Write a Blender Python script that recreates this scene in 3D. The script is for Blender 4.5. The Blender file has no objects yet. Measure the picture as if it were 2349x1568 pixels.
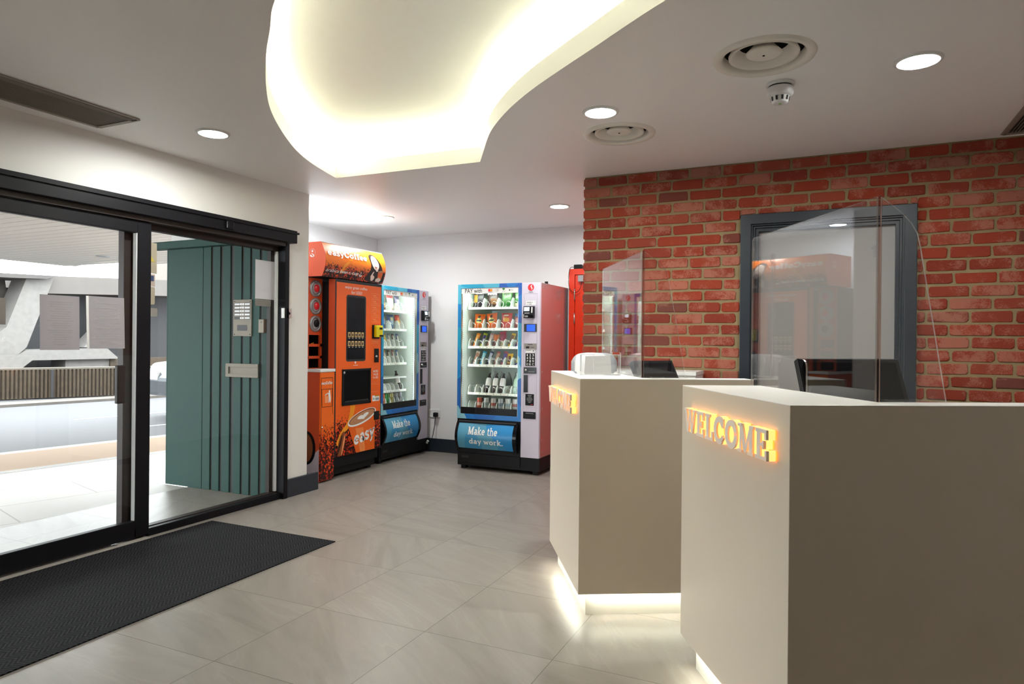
import bpy, bmesh, math, random
from mathutils import Vector, Matrix, geometry
S = bpy.context.scene
C = S.collection
PI = math.pi
rnd = random.Random(7)

# ------------------------------------------------------------------ camera
f_px, yaw, pit, rol = 1553.84, math.radians(24.9957), math.radians(-0.0695), math.radians(0.5286)
F = Vector((-math.sin(yaw), math.cos(yaw), 0)); R = Vector((math.cos(yaw), math.sin(yaw), 0)); U = Vector((0, 0, 1))
F2 = F*math.cos(pit) + U*math.sin(pit); U2 = -F*math.sin(pit) + U*math.cos(pit)
R3 = R*math.cos(rol) + U2*math.sin(rol); U3 = -R*math.sin(rol) + U2*math.cos(rol)
cam_d = bpy.data.cameras.new('camera'); cam = bpy.data.objects.new('camera', cam_d); C.objects.link(cam)
M = Matrix((R3, U3, -F2)).transposed().to_4x4(); M.translation = (0, 0, 1.27); cam.matrix_world = M
cam_d.sensor_width = 36; cam_d.lens = f_px/2349*36; cam_d.clip_start = .05; cam_d.clip_end = 200
S.camera = cam

# ------------------------------------------------------------------ world, exposure
w = bpy.data.worlds.new('overcast_sky'); S.world = w; w.use_nodes = True
bg = w.node_tree.nodes['Background']; bg.inputs[0].default_value = (.93, .97, 1, 1); bg.inputs[1].default_value = 6.8
S.view_settings.view_transform = 'Standard'; S.view_settings.look = 'None'
S.view_settings.exposure = 0.82; S.view_settings.gamma = 1; S.view_settings.use_curve_mapping = False
try:
    S.cycles.use_denoising = True; S.cycles.max_bounces = 12; S.cycles.diffuse_bounces = 8
    S.cycles.transparent_max_bounces = 24; S.cycles.caustics_reflective = False; S.cycles.caustics_refractive = False
    S.cycles.sample_clamp_indirect = 12
except Exception: pass
LAMP = 235.0        # downlight diffusers
COVE = 27.0        # LED ribbon in the ceiling tray

# ------------------------------------------------------------------ materials
def lin(c):
    if isinstance(c, str):
        c = c.lstrip('#'); c = [int(c[i:i+2], 16)/255 for i in (0, 2, 4)]
        c = [x/12.92 if x <= .04045 else ((x+.055)/1.055)**2.4 for x in c]
    return (c[0], c[1], c[2], 1)
MATS = {}
def mat(name, col, rough=.5, metal=0, var=.05, scale=30, bump=0, bscale=200, spec=None, coat=0):
    if name in MATS: return MATS[name]
    m = bpy.data.materials.new(name); m.use_nodes = True; n = m.node_tree.nodes; l = m.node_tree.links
    b = n['Principled BSDF']; c = lin(col)
    b.inputs['Roughness'].default_value = rough; b.inputs['Metallic'].default_value = metal
    if spec is not None: b.inputs['Specular IOR Level'].default_value = spec
    if coat: b.inputs['Coat Weight'].default_value = coat
    tc = n.new('ShaderNodeTexCoord'); nz = n.new('ShaderNodeTexNoise'); nz.inputs['Scale'].default_value = scale; nz.inputs['Detail'].default_value = 4
    l.new(tc.outputs['Object'], nz.inputs['Vector'])
    mx = n.new('ShaderNodeMix'); mx.data_type = 'RGBA'
    mx.inputs['A'].default_value = tuple(x*(1-var) for x in c[:3])+(1,); mx.inputs['B'].default_value = tuple(min(1, x*(1+var)) for x in c[:3])+(1,)
    l.new(nz.outputs['Fac'], mx.inputs['Factor']); l.new(mx.outputs['Result'], b.inputs['Base Color'])
    if bump:
        n2 = n.new('ShaderNodeTexNoise'); n2.inputs['Scale'].default_value = bscale; l.new(tc.outputs['Object'], n2.inputs['Vector'])
        bp = n.new('ShaderNodeBump'); bp.inputs['Strength'].default_value = bump; bp.inputs['Distance'].default_value = .002
        l.new(n2.outputs['Fac'], bp.inputs['Height']); l.new(bp.outputs['Normal'], b.inputs['Normal'])
    MATS[name] = m; return m
def emis(name, col, st):
    if name in MATS: return MATS[name]
    m = bpy.data.materials.new(name); m.use_nodes = True; b = m.node_tree.nodes['Principled BSDF']
    b.inputs['Base Color'].default_value = lin(col); b.inputs['Emission Color'].default_value = lin(col); b.inputs['Emission Strength'].default_value = st
    MATS[name] = m; return m
def glass(name, tint=(.97, .985, .98), ior=1.45, rough=0.0):
    m = bpy.data.materials.new(name); m.use_nodes = True; n = m.node_tree.nodes; l = m.node_tree.links
    n.remove(n['Principled BSDF']); out = n['Material Output']
    t = n.new('ShaderNodeBsdfTransparent'); t.inputs[0].default_value = (*tint, 1)
    g = n.new('ShaderNodeBsdfGlossy'); g.inputs['Roughness'].default_value = rough
    ge = n.new('ShaderNodeNewGeometry'); dt = n.new('ShaderNodeVectorMath'); dt.operation = 'DOT_PRODUCT'      # Schlick reflectance, same from both sides of a pane
    l.new(ge.outputs['Incoming'], dt.inputs[0]); l.new(ge.outputs['Normal'], dt.inputs[1])
    def mth(op, a, b=None):
        x = n.new('ShaderNodeMath'); x.operation = op
        for i, v in enumerate((a, b)):
            if v is None: continue
            if isinstance(v, (int, float)): x.inputs[i].default_value = v
            else: l.new(v, x.inputs[i])
        return x.outputs[0]
    f0 = ((ior-1)/(ior+1))**2
    fr = mth('ADD', mth('MULTIPLY', mth('POWER', mth('SUBTRACT', 1, mth('ABSOLUTE', dt.outputs['Value'])), 5), 1-f0), f0)
    mx = n.new('ShaderNodeMixShader'); l.new(fr, mx.inputs[0]); l.new(t.outputs[0], mx.inputs[1]); l.new(g.outputs[0], mx.inputs[2])
    l.new(mx.outputs[0], out.inputs[0]); MATS[name] = m; return m
def haze(name, col, k):      # milky cut edge of a clear sheet
    m = bpy.data.materials.new(name); m.use_nodes = True; n = m.node_tree.nodes; l = m.node_tree.links
    t = n.new('ShaderNodeBsdfTransparent'); mx = n.new('ShaderNodeMixShader'); mx.inputs[0].default_value = k
    b = n['Principled BSDF']; b.inputs['Base Color'].default_value = lin(col); b.inputs['Roughness'].default_value = .2
    l.new(t.outputs[0], mx.inputs[1]); l.new(b.outputs[0], mx.inputs[2]); l.new(mx.outputs[0], n['Material Output'].inputs[0]); MATS[name] = m; return m
class NT:           # tiny node helper
    def __init__(s, name):
        s.m = bpy.data.materials.new(name); s.m.use_nodes = True; s.n = s.m.node_tree.nodes; s.l = s.m.node_tree.links; s.b = s.n['Principled BSDF']; MATS[name] = s.m
    def add(s, t, **k):
        x = s.n.new('ShaderNode'+t)
        for a, v in k.items():
            if a.startswith('i_'): x.inputs[int(a[2:]) if a[2:].isdigit() else a[2:].replace('_', ' ')].default_value = v
            else: setattr(x, a, v)
        return x
    def math(s, op, a, b=None):
        x = s.n.new('ShaderNodeMath'); x.operation = op
        for i, v in enumerate((a, b)):
            if v is None: continue
            if isinstance(v, (int, float)): x.inputs[i].default_value = v
            else: s.l.new(v, x.inputs[i])
        return x.outputs[0]
    def mix(s, f, a, b, mode='MIX'):
        x = s.n.new('ShaderNodeMix'); x.data_type = 'RGBA'; x.blend_type = mode
        for k, v in (('Factor', f), ('A', a), ('B', b)):
            if isinstance(v, (int, float)): x.inputs[k].default_value = v
            elif isinstance(v, (tuple, str)): x.inputs[k].default_value = lin(v)
            else: s.l.new(v, x.inputs[k])
        return x.outputs['Result']
    def ramp(s, fac, stops):
        x = s.n.new('ShaderNodeValToRGB'); e = x.color_ramp.elements
        while len(e) < len(stops): e.new(.5)
        for i, (p, c) in enumerate(stops): e[i].position = p; e[i].color = lin(c)
        s.l.new(fac, x.inputs[0]); return x.outputs[0]

paint = mat('white_wall_paint', (.74, .725, .70), .55, var=.015, scale=3, bump=.03, bscale=120)
paint_cool = mat('alcove_wall_paint', (.80, .79, .80), .5, var=.015, scale=3)
ceil_m = mat('ceiling_paint', (.945, .935, .935), .42, var=.01, scale=2, spec=.7)
dark_room = mat('rear_wall_paint', (.80, .77, .73), .8)
black_al = mat('black_aluminium', (.005, .005, .007), .45, var=.1, spec=.16)
brown_al = mat('bronze_aluminium', (.028, .020, .018), .45, var=.2, scale=8, spec=.2)
steel = mat('brushed_steel', (.55, .53, .5), .35, 1, var=.1, scale=60)
chrome = mat('chrome', (.8, .8, .8), .12, 1)
navy = mat('slate_grey_gloss_paint', (.018, .024, .034), .4, var=.12, scale=6)
laminate = mat('warm_white_laminate', (.61, .525, .425), .42, var=.015, scale=5)
laminate_top = mat('lit_white_laminate', (.80, .785, .76), .35, var=.01, scale=5)  # on the counters: overhead light put into the colour, paler than their sides
black_p = mat('black_plastic', (.008, .008, .009), .5, var=.1, spec=.2)
black_g = mat('black_gloss', (.005, .005, .007), .15, var=.05, spec=.22)
dk_grey = mat('dark_grey_plastic', (.032, .032, .035), .5, spec=.3)
grey_p = mat('grey_plastic', (.3, .3, .31), .5)
white_p = mat('white_plastic', (.75, .75, .74), .4)
paper = mat('white_paper', (.8, .79, .8), .8, var=.02)
lilac = mat('silver_lilac_paint', (.60, .55, .65), .42, .05, var=.02)
orange = mat('orange_gloss', (.92, .155, .012), .3, var=.03, scale=2)
orange_d = mat('orange_side_paint', (.62, .075, .018), .35, var=.05, scale=2)
red_paint = mat('red_door_paint', (.72, .035, .008), .35, var=.06, scale=4)
cream = mat('cream_print', (.82, .82, .80), .5)
ink = mat('black_print', (.01, .01, .01), .5)
red_ink = mat('red_print', (.75, .01, .015), .4)
lamp_e = emis('lamp_diffuser_glow', (.97, 1, .97), LAMP)
clear = glass('clear_glass', ior=1.30); acryl = glass('clear_acrylic', (.985, .985, .985), 1.5)
vglass = glass('machine_glass', (.98, .985, .98), 1.12)

# floor tiles
t = NT('grey_stone_tiles'); tc = t.add('TexCoord'); sx = t.add('SeparateXYZ'); t.l.new(tc.outputs['Object'], sx.inputs[0])
T = .597
ux = t.math('DIVIDE', t.math('ADD', sx.outputs[0], 2.18), T); uy = t.math('DIVIDE', t.math('SUBTRACT', sx.outputs[1], 1.925), T)
fx = t.math('FRACT', ux); fy = t.math('FRACT', uy)
ex = t.math('MINIMUM', fx, t.math('SUBTRACT', 1, fx)); ey = t.math('MINIMUM', fy, t.math('SUBTRACT', 1, fy))
joint = t.math('LESS_THAN', t.math('MINIMUM', ex, ey), .0025)
cx = t.add('CombineXYZ'); t.l.new(t.math('FLOOR', ux), cx.inputs[0]); t.l.new(t.math('FLOOR', uy), cx.inputs[1])
wn = t.add('TexWhiteNoise'); t.l.new(cx.outputs[0], wn.inputs[0])
off = t.add('VectorMath', operation='MULTIPLY_ADD'); t.l.new(wn.outputs['Color'], off.inputs[0]); off.inputs[1].default_value = (37, 29, 17); t.l.new(tc.outputs['Object'], off.inputs[2])
rot = t.add('VectorRotate', rotation_type='Z_AXIS'); t.l.new(off.outputs[0], rot.inputs['Vector']); t.l.new(t.math('MULTIPLY', wn.outputs['Value'], 1.1), rot.inputs['Angle'])
mp = t.add('Mapping'); mp.inputs['Scale'].default_value = (.7, 4.2, 1); t.l.new(rot.outputs[0], mp.inputs[0])
n1 = t.add('TexNoise', i_Scale=1.6, i_Detail=7, i_Roughness=.62, i_Distortion=.7); t.l.new(mp.outputs[0], n1.inputs['Vector'])
n2 = t.add('TexNoise', i_Scale=160, i_Detail=3); t.l.new(tc.outputs['Object'], n2.inputs['Vector'])
vein = t.ramp(n1.outputs['Fac'], [(.30, (0.199, 0.178, 0.154)), (.47, (0.250, 0.223, 0.196)), (.56, (0.264, 0.238, 0.210)), (.575, (0.285, 0.260, 0.230)), (.60, (0.254, 0.227, 0.199)), (.8, (0.225, 0.200, 0.174))])
vein = t.mix(t.math('MULTIPLY', t.math('SUBTRACT', n2.outputs['Fac'], .3), .35), vein, (.145, .13, .115))
vein = t.mix(t.math('MULTIPLY', t.math('SUBTRACT', wn.outputs['Value'], .5), .25), vein, (.16, .14, .125))
t.l.new(t.mix(joint, vein, (.075, .066, .056)), t.b.inputs['Base Color'])
t.b.inputs['Roughness'].default_value = .38
bp = t.add('Bump'); bp.inputs['Strength'].default_value = .12; bp.inputs['Distance'].default_value = .002; t.l.new(n2.outputs['Fac'], bp.inputs['Height']); t.l.new(bp.outputs[0], t.b.inputs['Normal'])
floor_m = t.m

# bricks
t = NT('red_reclaimed_bricks'); tc = t.add('TexCoord'); ge = t.add('NewGeometry')
r_ = ge.outputs['Random Per Island']
base = t.ramp(r_, [(0, '#86280b'), (.25, '#a03514'), (.5, '#8e2c0e'), (.72, '#a0442a'), (.9, '#903016'), (1, '#74382c')])
of = t.add('VectorMath', operation='ADD'); cb = t.add('CombineXYZ'); t.l.new(t.math('MULTIPLY', r_, 91), cb.inputs[1]); t.l.new(tc.outputs['Object'], of.inputs[0]); t.l.new(cb.outputs[0], of.inputs[1])
na = t.add('TexNoise', i_Scale=9, i_Detail=5, i_Roughness=.6); t.l.new(of.outputs[0], na.inputs['Vector'])
nb = t.add('TexNoise', i_Scale=120, i_Detail=6, i_Roughness=.8); t.l.new(of.outputs[0], nb.inputs['Vector'])
wh = t.math('MULTIPLY', t.math('SUBTRACT', r_, .0), 7.31); wh = t.math('FRACT', wh)
amt = t.math('ADD', t.math('MULTIPLY', t.math('SUBTRACT', na.outputs['Fac'], .48), 1.3), t.math('MULTIPLY', wh, .30))
sp = t.math('MULTIPLY', t.math('SUBTRACT', t.math('ADD', nb.outputs['Fac'], amt), .66), 6.0)
sp = t.add('Clamp'), sp
t.l.new(sp[1], sp[0].inputs[0]); spk = t.math('MULTIPLY', sp[0].outputs[0], .42)
t.l.new(t.mix(spk, base, '#c88f78'), t.b.inputs['Base Color']); t.b.inputs['Roughness'].default_value = .62
bp = t.add('Bump'); bp.inputs['Strength'].default_value = .9; bp.inputs['Distance'].default_value = .006; t.l.new(nb.outputs['Fac'], bp.inputs['Height']); t.l.new(bp.outputs[0], t.b.inputs['Normal'])
brick_m = t.m
mortar_m = mat('sandy_mortar', '#8f7c5a', .9, var=.18, scale=25, bump=.5, bscale=180)

# herringbone entrance matting
t = NT('black_ribbed_matting'); tc = t.add('TexCoord'); sx = t.add('SeparateXYZ'); t.l.new(tc.outputs['Object'], sx.inputs[0])
zx = t.math('PINGPONG', sx.outputs[0], .045); ph = t.math('ADD', sx.outputs[1], t.math('MULTIPLY', zx, 1.0))
wv = t.math('PINGPONG', t.math('MULTIPLY', ph, 1), .011); rib = t.math('MULTIPLY', wv, 90)
nn = t.add('TexNoise', i_Scale=260, i_Detail=2); t.l.new(tc.outputs['Object'], nn.inputs['Vector'])
hgt = t.math('ADD', rib, t.math('MULTIPLY', nn.outputs['Fac'], .8))
t.l.new(t.ramp(t.math('MULTIPLY', hgt, .6), [(.15, (.004, .004, .005)), (.55, (.012, .012, .014)), (.95, (.045, .044, .047))]), t.b.inputs['Base Color'])
t.b.inputs['Roughness'].default_value = .95; t.b.inputs['Specular IOR Level'].default_value = .15
bp = t.add('Bump'); bp.inputs['Strength'].default_value = .9; bp.inputs['Distance'].default_value = .004; t.l.new(hgt, bp.inputs['Height']); t.l.new(bp.outputs[0], t.b.inputs['Normal'])
matting = t.m

# faceted blue print
def facets(name, sc, cols, seed=0.):
    t = NT(name); tc = t.add('TexCoord'); mp = t.add('Mapping'); mp.inputs['Scale'].default_value = (sc, .01, sc*.8); mp.inputs['Rotation'].default_value = (0, .6, 0); mp.inputs['Location'].default_value = (seed, 0, seed)
    t.l.new(tc.outputs['Object'], mp.inputs[0]); v = t.add('TexVoronoi', distance='MANHATTAN'); v.inputs['Scale'].default_value = 1; v.inputs['Randomness'].default_value = .9; t.l.new(mp.outputs[0], v.inputs['Vector'])
    sp = t.add('SeparateColor'); t.l.new(v.outputs['Color'], sp.inputs[0]); k = len(cols)
    rp = t.ramp(sp.outputs[0], [(i/k, c) for i, c in enumerate(cols)]); t.n[-1].color_ramp.interpolation = 'CONSTANT'
    t.l.new(rp, t.b.inputs['Base Color']); t.b.inputs['Roughness'].default_value = .35; return t.m
facet_m = facets('blue_facet_print', 5.2, ['#0a72c0', '#0b86cc', '#4fb4d2', '#0a63b4', '#17a0c8', '#84bfd0', '#0f56b0'], .37)
facet_f = facets('pale_blue_facet_print', 4.0, ['#1f86c4', '#7fa5b4', '#5096b4', '#8aaab4', '#3589b4'], 1.7)

# coffee bean print, denser towards the ground of the picture
def bean(name, z0, z1, top='#ef6210'):
    t = NT(name); tc = t.add('TexCoord'); sx = t.add('SeparateXYZ'); t.l.new(tc.outputs['Object'], sx.inputs[0])
    v = t.add('TexVoronoi'); v.inputs['Scale'].default_value = 75; t.l.new(tc.outputs['Object'], v.inputs['Vector'])
    n = t.add('TexNoise', i_Scale=14, i_Detail=3); t.l.new(tc.outputs['Object'], n.inputs['Vector'])
    sp = t.add('SeparateColor'); t.l.new(v.outputs['Color'], sp.inputs[0])
    h = t.math('DIVIDE', t.math('SUBTRACT', z1, sx.outputs[2]), z1-z0); h = t.math('ADD', h, t.math('MULTIPLY', t.math('SUBTRACT', n.outputs['Fac'], .5), .5))
    beans = t.ramp(t.math('ADD', sp.outputs[0], t.math('MULTIPLY', h, -.35)), [(0, '#140503'), (.3, '#3a0d05'), (.45, '#8c1c06'), (.62, '#d83a08'), (.8, '#f0641a')])
    k = t.add('Clamp'); t.l.new(t.math('MULTIPLY', t.math('SUBTRACT', t.math('ADD', h, t.math('MULTIPLY', sp.outputs[1], .35)), .22), 5), k.inputs[0])
    t.l.new(t.mix(k.outputs[0], top, beans), t.b.inputs['Base Color']); t.b.inputs['Roughness'].default_value = .32; return t.m

# ------------------------------------------------------------------ mesh building
class MB:
    def __init__(s): s.v = []; s.f = []; s.m = []; s.sm = []
    def face(s, pts, mi=0, sm=False):
        i = len(s.v); s.v += [tuple(p) for p in pts]; s.f.append(tuple(range(i, i+len(pts)))); s.m.append(mi); s.sm.append(sm); return s
    def raw(s, vs, fs, mi=0, sm=False):
        i = len(s.v); s.v += [tuple(p) for p in vs]
        for q in fs: s.f.append(tuple(i+a for a in q)); s.m.append(mi); s.sm.append(sm)
        return s
    def box(s, x0, x1, y0, y1, z0, z1, mi=0):
        vs = [(x, y, z) for z in (z0, z1) for y in (y0, y1) for x in (x0, x1)]
        return s.raw(vs, [(0, 2, 3, 1), (4, 5, 7, 6), (0, 1, 5, 4), (2, 6, 7, 3), (0, 4, 6, 2), (1, 3, 7, 5)], mi)
    def ext(s, pts, vec, mi=0, cap=True, mi_side=None, sm=False):      # extrude a planar 3-D polygon along vec
        n = len(pts); vec = Vector(vec); a = [Vector(p) for p in pts]; b = [p+vec for p in a]
        ms = mi if mi_side is None else mi_side
        s.raw(a+b, [(i, (i+1) % n, n+(i+1) % n, n+i) for i in range(n)], ms, sm)
        if cap: s.face(a[::-1], mi); s.face(b, mi)
        return s
    def prism(s, xy, z0, z1, mi=0, **k): return s.ext([(p[0], p[1], z0) for p in xy], (0, 0, z1-z0), mi, **k)
    def lathe(s, prof, cx=0, cy=0, cz=0, seg=24, mi=0, axis='z', mis=None, sm=True):
        vs = []; fs = []
        for r, h in prof:
            for k in range(seg):
                a = 2*PI*k/seg; p = (r*math.cos(a), r*math.sin(a), h)
                if axis == 'y': p = (p[0], h, p[1])
                if axis == 'x': p = (h, p[0], p[1])
                vs.append((cx+p[0], cy+p[1], cz+p[2]))
        i0 = len(s.v); s.v += vs
        for j in range(len(prof)-1):
            m_ = mis[j] if mis else mi
            for k in range(seg):
                s.f.append((i0+j*seg+k, i0+j*seg+(k+1) % seg, i0+(j+1)*seg+(k+1) % seg, i0+(j+1)*seg+k)); s.m.append(m_); s.sm.append(sm)
        return s
    def tube(s, path, r, seg=8, mi=0, closed=False):
        P = [Vector(p) for p in path]; n = len(P); rings = []
        up = Vector((0, 0, 1))
        for i in range(n):
            d = (P[(i+1) % n]-P[i-1]) if closed or 0 < i < n-1 else (P[1]-P[0] if i == 0 else P[-1]-P[-2])
            d.normalize(); a = d.cross(up)
            if a.length < 1e-3: a = d.cross(Vector((1, 0, 0)))
            a.normalize(); b = d.cross(a)
            rings.append([P[i]+a*r*math.cos(2*PI*k/seg)+b*r*math.sin(2*PI*k/seg) for k in range(seg)])
        vs = [p for q in rings for p in q]; fs = []
        for i in range(n if closed else n-1):
            for k in range(seg): fs.append((i*seg+k, i*seg+(k+1) % seg, ((i+1) % n)*seg+(k+1) % seg, ((i+1) % n)*seg+k))
        if not closed: fs += [tuple(range(seg))[::-1], tuple((n-1)*seg+k for k in range(seg))]
        return s.raw(vs, fs, mi, True)
    def sheet(s, poly, fn, mi=0):       # planar outline (u,v) laid on a surface fn(u,v)
        tri = geometry.tessellate_polygon([[Vector((p[0], p[1], 0)) for p in poly]])
        return s.raw([fn(*p[:2]) for p in poly], [tuple(q) for q in tri], mi)
    def mesh(s, name, mats):
        me = bpy.data.meshes.new(name); me.from_pydata(s.v, [], s.f); me.update()
        for m_ in mats: me.materials.append(m_)
        for p, a, b in zip(me.polygons, s.m, s.sm): p.material_index = a; p.use_smooth = b
        bm = bmesh.new(); bm.from_mesh(me); bmesh.ops.remove_doubles(bm, verts=bm.verts, dist=1e-6) if len(bm.verts) < 200000 else None
        bmesh.ops.recalc_face_normals(bm, faces=bm.faces); bm.to_mesh(me); bm.free(); return me
def tag(o, label=None, cat=None, group=None, kind=None):
    for k, v in (('label', label), ('category', cat), ('group', group), ('kind', kind)):
        if v: o[k] = v
    return o
def obj(name, mb, mats, parent=None, loc=(0, 0, 0), rotz=0, bevel=0, label=None, cat=None, group=None, kind=None):
    me = mb.mesh(name, mats if isinstance(mats, (list, tuple)) else [mats]) if isinstance(mb, MB) else mb
    o = bpy.data.objects.new(name, me); C.objects.link(o); o.location = loc; o.rotation_euler = (0, 0, rotz)
    if parent: o.parent = parent
    if bevel:
        b = o.modifiers.new('bevel', 'BEVEL'); b.width = bevel; b.segments = 2; b.limit_method = 'ANGLE'; b.angle_limit = .6; b.harden_normals = False
    return tag(o, label, cat, group, kind)
def thing(name, label, cat, loc=(0, 0, 0), rotz=0, group=None):
    o = bpy.data.objects.new(name, None); C.objects.link(o); o.location = loc; o.rotation_euler = (0, 0, rotz); o.empty_display_size = .1
    return tag(o, label, cat, group)
def struct(name, mb, mats, **k): return obj(name, mb, mats, kind='structure', **k)
def dup(root, loc, rotz=None, label=None):
    r = root.copy(); C.objects.link(r); r.location = loc
    if rotz is not None: r.rotation_euler = (0, 0, rotz)
    if label: r['label'] = label
    for ch in root.children:
        c = ch.copy(); C.objects.link(c); c.parent = r
        for g in ch.children:
            d = g.copy(); C.objects.link(d); d.parent = c
    return r
def bx(*a, mi=0): return MB().box(*a, mi=mi)
def rrect(x0, x1, y0, y1, r, n=4):
    out = []
    for cx, cy, a0 in ((x1-r, y1-r, 0), (x0+r, y1-r, 90), (x0+r, y0+r, 180), (x1-r, y0+r, 270)):
        out += [(cx+r*math.cos(math.radians(a0+90*k/n)), cy+r*math.sin(math.radians(a0+90*k/n))) for k in range(n+1)]
    return out
def circ(cx, cy, rx, ry=None, n=24, a0=0, a1=360):
    ry = rx if ry is None else ry; full = a1-a0 >= 360
    return [(cx+rx*math.cos(math.radians(a0+(a1-a0)*k/(n if full else n-1))), cy+ry*math.sin(math.radians(a0+(a1-a0)*k/(n if full else n-1)))) for k in range(n)]
def catmull(pts, n=8):
    out = []
    for i in range(len(pts)-1):
        p0 = pts[max(0, i-1)]; p1 = pts[i]; p2 = pts[i+1]; p3 = pts[min(len(pts)-1, i+2)]
        for k in range(n):
            t = k/n; out.append(tuple(.5*((2*p1[j])+(-p0[j]+p2[j])*t+(2*p0[j]-5*p1[j]+4*p2[j]-p3[j])*t*t+(-p0[j]+3*p1[j]-3*p2[j]+p3[j])*t**3) for j in range(len(p1))))
    return out+[tuple(pts[-1])]

# ---- writing
def text2d(s, size, bold=0., spacing=1.0, shear=0.):
    cu = bpy.data.curves.new('tmp', 'FONT'); cu.body = s; cu.size = size; cu.offset = bold*size; cu.space_character = spacing; cu.shear = shear; cu.resolution_u = 3
    o = bpy.data.objects.new('tmp', cu); C.objects.link(o); dg = bpy.context.evaluated_depsgraph_get(); me = o.evaluated_get(dg).to_mesh()
    vs = [(v.co.x, v.co.y) for v in me.vertices]; fs = [tuple(p.vertices) for p in me.polygons]
    o.evaluated_get(dg).to_mesh_clear(); bpy.data.objects.remove(o); bpy.data.curves.remove(cu)
    return vs, fs
def put_text(mb, s, x0, x1, y0, y1, fn, mi=0, bold=0., levels=0, shear=0., shape=None):
    """writing fitted to the rectangle x0..x1, y0..y1 of a surface fn(u,v)"""
    vs, fs = shape(s) if shape else text2d(s, 1, bold, shear=shear)
    ax = min(v[0] for v in vs); bxx = max(v[0] for v in vs); ay = min(v[1] for v in vs); by = max(v[1] for v in vs)
    vs = [(x0+(v[0]-ax)/(bxx-ax)*(x1-x0), y0+(v[1]-ay)/(by-ay)*(y1-y0)) for v in vs]
    if levels:
        bm = bmesh.new(); bv = [bm.verts.new((v[0], v[1], 0)) for v in vs]
        for q in fs:
            try: bm.faces.new([bv[i] for i in q])
            except Exception: pass
        for k in range(1, levels):
            bmesh.ops.bisect_plane(bm, geom=bm.verts[:]+bm.edges[:]+bm.faces[:], plane_co=(0, y0+(y1-y0)*k/levels, 0), plane_no=(0, 1, 0))
        bm.verts.index_update(); vs = [(v.co.x, v.co.y) for v in bm.verts]; fs = [tuple(v.index for v in q.verts) for q in bm.faces]; bm.free()
    mb.raw([fn(*v) for v in vs], fs, mi); return mb
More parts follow.
